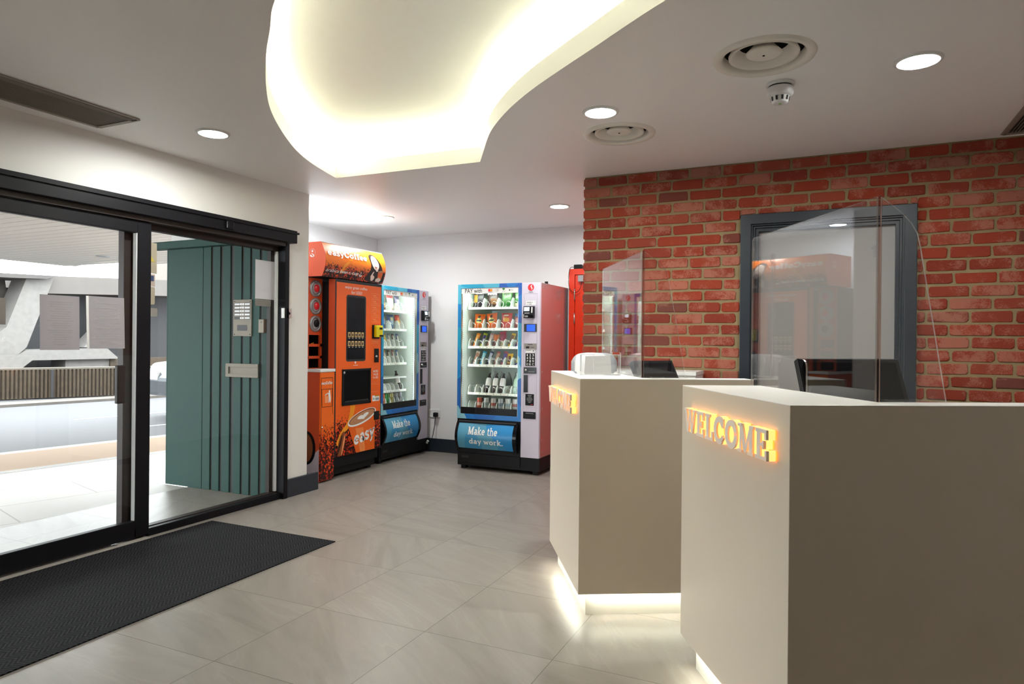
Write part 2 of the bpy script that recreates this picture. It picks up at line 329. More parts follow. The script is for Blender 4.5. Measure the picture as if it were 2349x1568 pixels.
# slab-serif strokes: (advance, strokes); a stroke is a polyline or an arc with a width
def _l(w, *p): return (p, w)
def _a(w, cx, cy, rx, ry, a0, a1, n=14): return (circ(cx, cy, rx, ry, n, a0, a1) if a1-a0 < 360 else circ(cx, cy, rx, ry, 28)+circ(cx, cy, rx, ry, 28)[:2], w)
GL = {
 'W': (1.12, [_l(.17, (.12, .97), (.33, .02)), _l(.1, (.33, .02), (.54, .93)), _l(.17, (.54, .93), (.75, .02)), _l(.1, (.75, .02), (.98, .97)), _l(.09, (0, .955), (.26, .955)), _l(.09, (.44, .955), (.64, .955)), _l(.09, (.86, .955), (1.1, .955))]),
 'E': (.78, [_l(.2, (.2, 0), (.2, 1)), _l(.11, (.02, .945), (.66, .945)), _l(.1, (.2, .5), (.52, .5)), _l(.11, (.02, .055), (.68, .055)), _l(.1, (.63, .68), (.63, 1)), _l(.09, (.5, .36), (.5, .64)), _l(.1, (.67, 0), (.67, .33))]),
 'L': (.72, [_l(.2, (.2, 0), (.2, 1)), _l(.1, (.02, .95), (.4, .95)), _l(.11, (.02, .055), (.64, .055)), _l(.11, (.62, 0), (.62, .36))]),
 'C': (.86, [_a(.2, .42, .5, .32, .43, 55, 305), _l(.1, (.7, .62), (.7, .97)), _l(.14, (.55, .86), (.68, .72)), _l(.13, (.6, .14), (.74, .3))]),
 'O': (.92, [_a(.2, .44, .5, .34, .42, 0, 360)]),
 'M': (1.12, [_l(.11, (.17, 0), (.19, .97)), _l(.2, (.2, .97), (.52, .05)), _l(.11, (.52, .05), (.86, .97)), _l(.2, (.88, 0), (.88, .97)), _l(.09, (.02, .955), (.25, .955)), _l(.09, (.8, .955), (1.06, .955)), _l(.09, (.02, .045), (.32, .045)), _l(.09, (.7, .045), (1.06, .045))]),
 'a': (.62, [_a(.15, .26, .21, .17, .15, 0, 360), _l(.17, (.46, .03), (.46, .5)), _a(.14, .29, .48, .17, .15, 10, 160), _l(.1, (.42, .05), (.6, .05))]),
 'e': (.64, [_a(.16, .3, .34, .22, .27, 0, 320), _l(.11, (.1, .34), (.52, .34))]),
 's': (.52, [_a(.14, .25, .5, .16, .125, 30, 270), _a(.14, .25, .2, .17, .145, -150, 90), _l(.1, (.42, .48), (.42, .68)), _l(.1, (.07, .02), (.07, .22))]),
 'y': (.66, [_l(.16, (.12, .64), (.34, .06)), _l(.12, (.55, .64), (.25, -.2)), _l(.12, (.26, -.2), (.1, -.22)), _l(.1, (0, .63), (.26, .63)), _l(.1, (.42, .63), (.66, .63))]),
 'o': (.66, [_a(.16, .31, .34, .23, .27, 0, 360)]),
 'f': (.46, [_l(.17, (.2, 0), (.2, .78)), _a(.15, .34, .78, .14, .16, 20, 180), _l(.1, (.03, .63), (.4, .63)), _l(.1, (.05, .045), (.38, .045))]),
 'k': (.7, [_l(.15, (.15, 0), (.15, 1)), _l(.12, (.2, .3), (.5, .62)), _l(.15, (.28, .36), (.56, .05)), _l(.09, (0, .955), (.15, .955)), _l(.09, (0, .045), (.3, .045)), _l(.09, (.4, .045), (.7, .045)), _l(.09, (.36, .64), (.62, .64))]),
 't': (.46, [_l(.15, (.2, .12), (.2, .86)), _l(.1, (.03, .63), (.42, .63)), _a(.13, .33, .16, .13, .1, 180, 320)]),
 'h': (.72, [_l(.15, (.15, 0), (.15, 1)), _a(.14, .34, .44, .19, .2, 0, 160), _l(.15, (.53, 0), (.53, .46)), _l(.09, (0, .955), (.15, .955)), _l(.09, (0, .045), (.29, .045)), _l(.09, (.39, .045), (.68, .045))]),
 'd': (.7, [_a(.15, .28, .33, .2, .27, 0, 360), _l(.15, (.52, 0), (.52, 1)), _l(.09, (.36, .955), (.52, .955)), _l(.09, (.52, .045), (.68, .045))]),
 'w': (.92, [_l(.14, (.12, .64), (.28, .05)), _l(.1, (.28, .05), (.45, .6)), _l(.14, (.45, .6), (.62, .05)), _l(.1, (.62, .05), (.79, .64)), _l(.09, (0, .63), (.24, .63)), _l(.09, (.68, .63), (.92, .63))]),
 'r': (.54, [_l(.15, (.16, 0), (.16, .66)), _a(.13, .36, .42, .18, .21, 40, 160), _l(.09, (.02, .63), (.16, .63)), _l(.09, (.02, .045), (.34, .045))]),
 '.': (.28, [_l(.17, (.12, 0), (.12, .16))]), ' ': (.3, []),
}
def strokes(ch, k=1.0):
    out = []
    for pts, wd in GL[ch][1]:
        P = [Vector((p[0], p[1])) for p in pts]; L_ = []; R_ = []
        for i, p in enumerate(P):
            d = (P[min(i+1, len(P)-1)]-P[max(i-1, 0)]).normalized(); n = Vector((-d.y, d.x))*wd*k/2
            L_.append(p+n); R_.append(p-n)
        out.append((L_, R_))
    return out
def slab2d(s, k=1.0):
    vs = []; fs = []; x = 0
    for ch in s:
        for L_, R_ in strokes(ch, k):
            i = len(vs); n = len(L_); vs += [(p.x+x, p.y) for p in L_]+[(p.x+x, p.y) for p in R_]
            fs += [(i+k, i+k+1, i+n+k+1, i+n+k) for k in range(n-1)]
        x += GL[ch][0]+.03
    return vs, fs

# ================================================================== THE SETTING
H = 2.476                                   # ceiling
XL, YB, YW = -3.93, 4.744, 6.665            # door wall, brick wall, back wall
XA = -4.895                                 # alcove wall behind the machines
struct('floor', MB().box(-4.95, 3.2, -3.2, 6.75, -.06, 0), floor_m)
struct('wall_left', MB().box(-4.2, XL, 4.14, 4.40, 0, 2.95).box(-4.2, XL, -3.2, 4.14, 2.12, 2.95).box(-4.2, XL, -3.2, -.2, 0, 2.12).box(-5.2, -4.2, 4.10, 4.40, 0, 2.95), paint)
struct('wall_alcove', MB().box(XA-.1, XA, 4.40, YW+.1, 0, 2.95), paint_cool)
struct('wall_back', MB().box(XA-.1, .2, YW, YW+.1, 0, 2.95), paint_cool)
struct('wall_light_stop', MB().box(-.85, -.75, YB+.13, YW, 0, 2.95), paint_cool)  # unseen wall, added to stop light leaking in behind the bricks
struct('wall_right', MB().box(2.6, 2.7, -3.2, YB, 0, 2.95), dark_room)
struct('wall_rear', MB().box(-4.2, 2.7, -3.3, -3.2, 0, 2.95), dark_room)
struct('trim_sky_block_slab', MB().box(-5.3, 2.8, -3.4, 6.85, 2.95, 3.05), dark_room)  # unseen slab added above the ceiling to keep sky light out

# ceiling with the curved light tray, holes for air diffusers and slots
left = catmull([(-3.343, 4.03), (-3.23, 3.66), (-3.09, 3.34), (-2.88, 2.99), (-2.66, 2.68), (-2.43, 2.42), (-2.18, 2.17), (-1.98, 1.99), (-1.80, 1.83), (-1.45, 1.60), (-1.0, 1.45), (-.5, 1.42), (0, 1.5), (.4, 1.68)], 5)
right = catmull([(.4, 1.68), (.1, 1.98), (-.2, 2.17), (-.53, 2.39), (-.70, 2.515), (-.88, 2.655), (-1.09, 2.815), (-1.32, 3.0), (-1.54, 3.21), (-1.77, 3.48), (-1.98, 3.80), (-2.135, 4.045)], 5)
hole = left[:-1]+right                      # closes along the straight front edge
def offset(poly, d):
    n = len(poly); out = []
    ar = sum(poly[i][0]*poly[(i+1) % n][1]-poly[(i+1) % n][0]*poly[i][1] for i in range(n)); sg = 1 if ar > 0 else -1
    for i in range(n):
        a, b, c = Vector(poly[i-1]), Vector(poly[i]), Vector(poly[(i+1) % n])
        d1 = (b-a).normalized(); d2 = (c-b).normalized(); n1 = Vector((d1.y, -d1.x))*sg; n2 = Vector((d2.y, -d2.x))*sg
        m_ = n1+n2; k = max(.35, m_.dot(n1)); out.append(tuple(b+m_*(d/k)))
    return out
DIFF = [(-.255, 3.025, .205), (-1.105, 3.812, .205)]
ghole = [(-3.80, -1.5), (-3.462, -1.5), (-3.462, 2.515), (-3.80, 2.515)]
ghole2 = [(.895, 3.2), (1.235, 3.2), (1.235, 4.68), (.895, 4.68)]
holes = [hole, ghole, ghole2]+[circ(x, y, r-.03, n=32) for x, y, r in DIFF]
outer = [(-4.95, -3.2), (3.0, -3.2), (3.0, 6.75), (-4.95, 6.75)]
loops = [[Vector((p[0], p[1], 0)) for p in q] for q in [outer]+holes]
cb = MB(); cb.raw([(p.x, p.y, H) for q in loops for p in q], [tuple(x) for x in geometry.tessellate_polygon(loops)])
struct('ceiling', cb, ceil_m)
tr = MB(); n = len(hole); lip = .104
o1 = offset(hole, .012); o2 = offset(hole, .20)
for i in range(n):
    j = (i+1) % n
    tr.face([(*hole[i], H), (*hole[j], H), (*hole[j], H+lip), (*hole[i], H+lip)], 0)
    tr.face([(*hole[i], H+lip), (*hole[j], H+lip), (*o1[j], H+lip), (*o1[i], H+lip)], 0)
    tr.face([(*o1[i], H+.001), (*o1[j], H+.001), (*o1[j], H+lip), (*o1[i], H+lip)], 0)
    tr.face([(*o2[i], H+.001), (*o2[j], H+.001), (*o2[j], H+.27), (*o2[i], H+.27)], 0)
loop = [[Vector((p[0], p[1], 0)) for p in o2]]
tr.raw([(p[0], p[1], H+.27) for p in o2], [tuple(x) for x in geometry.tessellate_polygon(loop)])
struct('trim_ceiling_tray', tr, ceil_m)
led = emis('tray_led_ribbon', (.98, 1, .70), COVE)
lb = MB(); a_, b_ = offset(hole, .055), offset(hole, .07)
for i in range(n):
    j = (i+1) % n; lb.face([(*a_[i], H+.02), (*a_[j], H+.02), (*b_[j], H+.02), (*b_[i], H+.02)])
obj('led_ribbon', lb, led, label='glowing light ribbon hidden behind the lip of the curved ceiling tray', cat='light')

# brick wall: mortar core with a door hole, and every brick proud of it
DX0, DX1, DZ = -.50, .45, 2.09
struct('wall_brick', MB().box(-1.632, DX0, YB+.0065, YB+.13, 0, 2.95).box(DX1, 2.7, YB+.0065, YB+.13, 0, 2.95).box(DX0, DX1, YB+.0065, YB+.13, DZ, 2.95), mortar_m)
bm_ = MB()
BL, CH, MJ = .2185, .0769, .0140
def brick(x0, x1, z0, z1):
    j = lambda a=.0032: rnd.uniform(-a, a)
    r = min(.012, (z1-z0)*.3); out = rrect(x0, x1, z0, z1, r, 2); out = [(p[0]+j(), p[1]+j(.0034)) for p in out]
    cx, cz = (x0+x1)/2, (z0+z1)/2; d = YB+j(.003); n = len(out)
    inn = [(p[0]+(.0035 if p[0] < cx else -.0035), p[1]+(.0035 if p[1] < cz else -.0035)) for p in out]
    vs = [(p[0], YB+.012, p[1]) for p in out]+[(p[0], d+.0035, p[1]) for p in out]+[(p[0], d, p[1]) for p in inn]
    fs = [(a*n+i, a*n+(i+1) % n, (a+1)*n+(i+1) % n, (a+1)*n+i) for a in (0, 1) for i in range(n)]+[tuple(2*n+i for i in range(n))]
    bm_.raw(vs, fs)
ztop = 2.398+CH-MJ/2
row = 0; z = ztop
while z > .01:
    z0 = max(.002, z-(CH-MJ)); x = -1.638-rnd.uniform(0, .004); first = True
    while x < 2.55:
        wd = (BL/2-MJ/2 if row % 2 == 0 else BL-MJ) if first else BL-MJ
        if first and row % 2: wd = BL-MJ
        x1 = x+wd+rnd.uniform(-.004, .004); first = False
        segs = [(x, x1, z0, z)]
        if z0 < 2.124:
            segs = []
            if z > 2.124+.02 and x1 > -.535 and x < .485: segs.append((max(x, -.535), min(x1, .485), 2.126, z))
            if x < -.537: segs.append((x, min(x1, -.537), z0, z))
            if x1 > .487: segs.append((max(x, .487), x1, z0, z))
        for q in segs:
            if q[1]-q[0] > .025 and q[3]-q[2] > .012: brick(*q)
        x = x1+MJ
    z -= CH; row += 1
bricks = struct('trim_bricks', bm_, brick_m)
tag(bricks, 'red reclaimed bricks with sandy mortar behind the counters')

# door in the brick wall
A0, A1, AZ = -.533, .483, 2.122
dr = MB()
def frame(mb, x0, x1, zt, w_, y0, y1, z0=0.0, mi=0):
    mb.ext([(x0, y0, z0), (x0+w_, y0, z0), (x0+w_, y0, zt-w_), (x0, y0, zt)], (0, y1-y0, 0), mi)
    mb.ext([(x1-w_, y0, z0), (x1, y0, z0), (x1, y0, zt), (x1-w_, y0, zt-w_)], (0, y1-y0, 0), mi)
    mb.ext([(x0, y0, zt), (x0+w_, y0, zt-w_), (x1-w_, y0, zt-w_), (x1, y0, zt)], (0, y1-y0, 0), mi); return mb
d1 = struct('door_1', frame(MB(), A0, A1, AZ, .066, YB-.024, YB+.02), navy, bevel=.003)
obj('rebate_frame', frame(frame(frame(MB(), A0+.060, A1-.060, AZ-.060, .016, YB-.010, YB+.07), A0+.076, A1-.076, AZ-.076, .014, YB+.004, YB+.07), A0+.090, A1-.090, AZ-.090, .022, YB+.016, YB+.07), navy, parent=d1, bevel=.002)
obj('door_leaf', bx(A0+.1, A1-.1, YB+.045, YB+.085, .004, AZ-.1), mat('mid_grey_door_paint', (.30, .285, .275), .42, var=.02, scale=3), parent=d1)

# skirtings
struct('baseboard_left', MB().box(XL, XL+.022, 4.145, 4.52, 0, .146).box(-4.4, XL+.0, 4.401, 4.42, 0, .150), navy, bevel=.003)
struct('baseboard_back', MB().box(XA+.004, -2.44, YW-.016, YW-.001, 0, .150), navy)

# red door at the back, half hidden by the brick wall
YR = 6.60
rd = struct('door_2', MB().ext([(-2.432, YR, 0), (-2.372, YR, 0), (-2.372, YR, 1.961), (-2.432, YR, 2.02)], (0, .063, 0)).ext([(-2.432, YR, 2.02), (-2.372, YR, 1.961), (-1.42, YR, 1.961), (-1.36, YR, 2.02)], (0, .063, 0)).ext([(-1.42, YR, 0), (-1.36, YR, 0), (-1.36, YR, 2.02), (-1.42, YR, 1.961)], (0, .063, 0)), red_paint)
obj('door_leaf', bx(-2.368, -1.424, YR+.012, YR+.05, .005, 1.957), red_paint, parent=rd)
for z0, z1 in ((1.699, 1.816), (1.456, 1.564), (.3, .41)):
    obj('hinge', MB().lathe([(0, z0), (.007, z0), (.007, z1), (0, z1)], -2.370, YR-.004, 0, 10), steel, parent=rd)
obj('door_closer', bx(-2.325, -2.06, YR-.035, YR+.012, 1.885, 1.95), grey_p, parent=rd, bevel=.004)
pa = thing('power_adapter', 'black power adapter lying on top of the red door frame with its cable hanging down', 'adapter', (-2.36, YR+.03, 2.0205))
obj('body', bx(-.025, .06, -.025, .025, 0, .045), black_p, pa, bevel=.005)
obj('cable', MB().tube(catmull([(-.025, -.02, .02), (-.055, -.04, .01), (-.066, -.055, -.06), (-.06, -.055, -.19), (-.01, -.055, -.245), (.05, -.055, -.22), (.075, -.055, -.13)], 6), .003, 6), black_p, pa)

# ---- sliding entrance door
XD = -3.95
dr = struct('door_3', MB().box(-3.985, -3.862, -.2, 4.195, 2.035, 2.135), black_al, bevel=.004)
obj('header_cap', bx(-3.985, -3.850, -.2, 4.205, 2.106, 2.121), black_al, dr)
obj('running_track', bx(-3.975, -3.90, -.2, 4.12, 2.005, 2.035), brown_al, dr)
obj('sensor', MB().box(-3.864, -3.846, 3.475, 3.545, 2.045, 2.105), black_g, dr, bevel=.008)
obj('jamb', MB().box(-4.03, -3.90, 4.105, 4.15, 0, 2.03), black_al, dr, bevel=.003)
sl = struct('door_4', MB().box(-3.962, -3.918, 2.85, 2.945, .02, 2.0).box(-3.962, -3.918, -.1, 2.85, 1.925, 2.0).box(-3.962, -3.918, -.1, 2.85, .02, .125), black_al, bevel=.004)
obj('edge_bead', MB().box(-3.955, -3.922, 2.845, 2.851, .125, 1.925), white_p, sl)
obj('glass_pane', bx(-3.944, -3.937, -.1, 2.85, .12, 1.93), clear, sl)
obj('pull_handle', bx(-3.935, -3.905, 2.716, 2.768, .867, 1.101), brown_al, sl, bevel=.006)
fx_ = struct('window_1', MB().box(-4.03, -3.975, 2.80, 2.878, .05, 2.03).box(-4.03, -3.975, 2.878, 4.105, 1.965, 2.03).box(-4.03, -3.975, 2.80, 4.105, .0, .055), brown_al, bevel=.003)
obj('glazing_bead', MB().box(-4.0, -3.975, 4.088, 4.104, .06, 1.965), white_p, fx_)
obj('sill_cover', bx(-3.975, -3.93, 2.95, 4.105, .0, .05), black_al, fx_, bevel=.004)
obj('glass_pane', bx(-4.006, -3.998, 2.878, 4.09, .055, 1.965), clear, fx_)
struct('trim_threshold', MB().box(-3.93, -3.867, -.2, 2.925, 0, .006).box(-3.965, -3.93, -.2, 2.70, 0, .016), [mat('worn_stone_strip', (.32, .29, .26), .6, var=.2, scale=12)])
struct('trim_floor_track', bx(-3.925, -3.900, -.2, 2.72, .006, .012), steel)
# papers and stickers on the glass
def note(name, y0, y1, z0, z1, x, m_, label, cat='notice', r=0, lines=0, skew=0):
    mb = MB(); pts = rrect(y0, y1, z0, z1, r) if r else [(y0, z0), (y1, z0), (y1+skew, z1), (y0+skew, z1)]
    mb.ext([(x, p[0], p[1]) for p in pts], (-.0008, 0, 0), 0)
    k = random.Random(int(y0*1000))
    for i in range(lines):
        zz = z1-.04-(z1-z0-.07)*i/max(1, lines-1); hw = (y1-y0)*.36*k.uniform(.35, 1) if i > 1 else (y1-y0)*.3
        mb.face([(x+.0006, (y0+y1)/2-hw, zz), (x+.0006, (y0+y1)/2+hw, zz), (x+.0006, (y0+y1)/2+hw, zz+.004), (x+.0006, (y0+y1)/2-hw, zz+.004)], 1)
    return obj(name, mb, [m_, mat('faint_grey_print', (.34, .33, .33), .8)], label=label, cat=cat)
def thin_paper(name, col):
    t = NT(name); d = t.add('BsdfTranslucent'); d.inputs[0].default_value = lin(col); t.b.inputs['Base Color'].default_value = lin(col); t.b.inputs['Roughness'].default_value = .8
    nz = t.add('TexNoise', i_Scale=20.); t.l.new(t.mix(nz.outputs['Fac'], col, tuple(x*.95 for x in col)), d.inputs[0])
    m_ = t.add('MixShader'); m_.inputs[0].default_value = .55; t.l.new(t.b.outputs[0], m_.inputs[1]); t.l.new(d.outputs[0], m_.inputs[2]); t.l.new(m_.outputs[0], t.n['Material Output'].inputs[0]); return t.m
pp = thin_paper('backlit_paper', (.52, .49, .51))
sk = mat('sticker_back', (.30, .26, .19), .7, var=.12, scale=20)
skg = mat('grey_sticker_back', (.21, .195, .175), .7, var=.1)
note('notice', 2.285, 2.503, 1.197, 1.505, -3.9355, pp, 'laminated printed notice taped on the sliding door glass, left of the two', lines=19, skew=-.004)
nb = note('notice', 2.56, 2.782, 1.203, 1.513, -3.9355, pp, 'printed notice in a punched plastic pocket on the sliding door glass beside the dark stile', lines=9, skew=-.008)
obj('punched_strip', MB().ext([(-3.9352, y, z) for y, z in ((2.546, 1.203), (2.561, 1.203), (2.553, 1.513), (2.538, 1.513))], (-.0008, 0, 0)), white_p, nb)
note('sticker', 2.04, 2.112, 1.333, 1.473, -3.9355, skg, 'small grey sticker cut off by the left edge of the photo on the door glass', 'sticker')
note('notice', 3.888, 4.086, 1.58, 1.882, -3.9965, thin_paper('white_sheet', (.75, .73, .74)), 'plain white sheet stuck at the right end of the fixed glass')
note('sticker', 3.889, 4.05, 1.525, 1.576, -3.9965, skg, 'grey oblong sticker just below the white sheet on the fixed glass', 'sticker', r=.006)
wt = note('sticker', 2.95, 3.043, 1.690, 1.889, -3.9965, sk, 'topmost tan sticker with a yellow warning triangle, next to the door stile', 'sticker')
obj('triangle', MB().ext([(-3.9957, 2.952, 1.865), (-3.9957, 3.03, 1.765), (-3.9957, 2.952, 1.765)], (.0002, 0, 0)), mat('ochre_triangle', (.42, .32, .05), .7), wt)
bs = note('sticker', 2.952, 3.031, 1.605, 1.684, -3.9965, mat('tan_sticker', (.36, .28, .24), .7), 'square tan sticker with a dark blue picture below the warning sticker', 'sticker')
obj('picture', MB().box(-3.9957, -3.9955, 2.99, 3.022, 1.64, 1.675), mat('blue_picture', (.02, .04, .10), .6), bs)
note('sticker', 2.952, 3.031, 1.487, 1.601, -3.9965, sk, 'round cornered brown sticker, third down beside the door stile', 'sticker', r=.012)
note('sticker', 2.952, 3.05, 1.409, 1.464, -3.9965, skg, 'lowest grey oblong sticker beside the door stile', 'sticker', r=.008)
lk = thing('lock_box', 'small square steel lock box on the wall right of the glass door', 'lock', (-3.93, 4.135, 1.437))
obj('face_plate', bx(0, .03, -.008, .045, 0, .078), steel, lk, bevel=.002)
obj('white_block', bx(0, .026, -.04, -.008, .0, .078), white_p, lk)
obj('keyhole', MB().lathe([(0, .031), (.009, .031), (.011, .0305)], 0, .018, .038, 14, axis='x'), black_p, lk)
mt = obj('entrance_mat', bx(-3.866, -2.790, -1.6, 3.388, .0, .006), matting, label='large black ribbed herringbone mat on the floor inside the glass door', cat='mat')

# ---- fixtures on the ceiling
def downlight(x, y, label, em=None):
    t_ = thing('ceiling_light', label, 'light', (x, y, H), group='round recessed ceiling lights')
    obj('trim_ring', MB().lathe([(.074, -.001), (.078, -.010), (.092, -.006), (.095, 0)], seg=40), white_p, t_)
    obj('diffuser', MB().lathe([(0, -.004), (.077, -.004)], seg=40, sm=False), em or lamp_e, t_)
downlight(-3.283, 2.86, 'round ceiling light over the entrance door, left of the curved tray')
downlight(-1.09, 3.41, 'round ceiling light beside the smaller air diffuser near the brick corner')
downlight(.337, 3.326, 'round ceiling light right of the big air diffuser, at the far right')
downlight(-3.96, 5.505, 'small round ceiling light above the coffee machine in the alcove')
downlight(-2.175, 5.635, 'small round ceiling light above the red-sided snack machine')
downlight(-4.50, 4.85, 'round ceiling light hidden behind the end of the door wall in the alcove', emis('cool_lamp_diffuser_glow', (.84, .92, 1), LAMP*.6))
dif_m = mat('cream_diffuser_paint', (.84, .80, .73), .4, var=.02)
hole_m = mat('duct_black', (.02, .02, .02), .8)
for (x, y, r), lb_ in zip(DIFF, ('larger round ringed air diffuser in the ceiling beside the smoke detector', 'farther round ringed air diffuser in the ceiling beside a lit lamp')):
    t_ = thing('air_diffuser', lb_, 'vent', (x, y, H), group='round ceiling air diffusers')
    obj('rim', MB().lathe([(.208, 0), (.203, -.010), (.178, -.012), (.166, -.002), (.162, .03)], seg=48), dif_m, t_)
    obj('middle_ring', MB().lathe([(.128, .035), (.142, .008), (.140, -.002), (.128, .004), (.100, .05)], seg=48), dif_m, t_)
    obj('inner_cone', MB().lathe([(0, .004), (.03, .002), (.062, .004), (.074, .012), (.066, .02), (.03, .06)], seg=48), dif_m, t_)
    obj('screw', MB().lathe([(0, -.001), (.005, .0), (.005, .004)], 0, 0, .001, 10), black_p, t_)
    obj('duct', MB().lathe([(.17, .001), (.175, .12), (0, .12)], seg=40), hole_m, t_)
sd = thing('smoke_detector', 'white round smoke detector hanging from the ceiling by the big air diffuser', 'detector', (-.211, 3.374, H))
obj('base', MB().lathe([(.0, 0), (.062, 0), (.062, -.010), (.054, -.014)], seg=32), white_p, sd)
obj('gap_ring', MB().lathe([(.05, -.012), (.05, -.024)], seg=32), hole_m, sd)
obj('body', MB().lathe([(.056, -.020), (.058, -.05), (.05, -.060), (.04, -.062)], seg=32), white_p, sd)
obj('sensor_cap', MB().lathe([(.042, -.058), (.036, -.086), (.03, -.092), (0, -.093)], seg=32), white_p, sd)
for k in range(10):
    a = 2*PI*k/10; obj('vent_slot', MB().ext([(.0415*math.cos(a+s*.12), .0415*math.sin(a+s*.12), -.064) for s in (-1, 1)]+[(.0385*math.cos(a+s*.12), .0385*math.sin(a+s*.12), -.083) for s in (1, -1)], (.001*math.cos(a), .001*math.sin(a), 0)), hole_m, sd)
obj('indicator', MB().lathe([(0, -.0935), (.007, -.0935), (.007, -.0925)], seg=12), mat('green_indicator', (.25, .6, .05), .4), sd)
def slot_grille(x0, x1, y0, y1, label, n):
    t_ = thing('linear_grille', label, 'vent', ((x0+x1)/2, (y0+y1)/2, H)); hx = (x1-x0)/2; hy = (y1-y0)/2
    gm = mat('taupe_grille_paint', (.30, .26, .22), .5)
    fm = MB()
    for a, b, c, d in ((-hx-.012, -hx+.014, -hy, hy), (hx-.05, hx+.012, -hy, hy), (-hx, hx, hy-.016, hy+.012)): fm.box(a, b, c, d, -.006, .004)
    for k in range(3): fm.box(hx-.046+k*.015, hx-.041+k*.015, -hy, hy-.02, -.010, -.005)
    obj('frame', fm, gm, t_)
    sm_ = MB(); step = (2*hx-.066)/n
    for k in range(n):
        xx = -hx+.016+k*step; sm_.ext([(xx, -hy, -.003), (xx+step*.32, -hy, -.003), (xx+step*.52, -hy, .018), (xx+step*.2, -hy, .018)], (0, 2*hy-.014, 0))
    obj('louvres', sm_, mat('olive_louvre', (.20, .18, .145), .5), t_)
    obj('plenum', MB().box(-hx, hx, -hy, hy, .05, .12), hole_m, t_)
slot_grille(-3.80, -3.462, -1.5, 2.515, 'long brown slatted air grille in the ceiling above the entrance door', 17)
slot_grille(.895, 1.235, 3.2, 4.68, 'end of a slatted air grille in the ceiling at the right edge over the bricks', 17)

# wall socket
so = thing('wall_socket', 'white double socket low on the back wall between the two snack machines', 'socket', (-4.078, YW, .436))
obj('plate', bx(-.075, .075, -.012, 0, -.045, .045), white_p, so, bevel=.003)
obj('switch', bx(-.055, -.035, -.016, -.012, .01, .03), white_p, so)
obj('indicator', bx(-.05, -.042, -.0165, -.016, .018, .024), red_ink, so)
pl = thing('power_plug', 'black plug and drooping cable in the right half of the wall socket', 'plug', (-4.043, YW-.013, .42))
obj('plug_body', bx(-.024, .024, -.045, 0, -.02, .03), black_p, pl, bevel=.008)
obj('cable', MB().tube(catmull([(0, -.03, -.015), (-.005, -.035, -.12), (-.03, -.04, -.25), (-.065, -.045, -.33), (-.075, -.04, -.40)], 6), .004, 6), black_p, pl)
tagm = obj('cable_tag', bx(-.012, .012, -.006, .006, -.02, .02), white_p, label='little white tag on the cable by the skirting of the back wall', cat='tag', loc=(-4.125, YW-.075, .115))
tagm.rotation_euler = (.2, .6, 0)

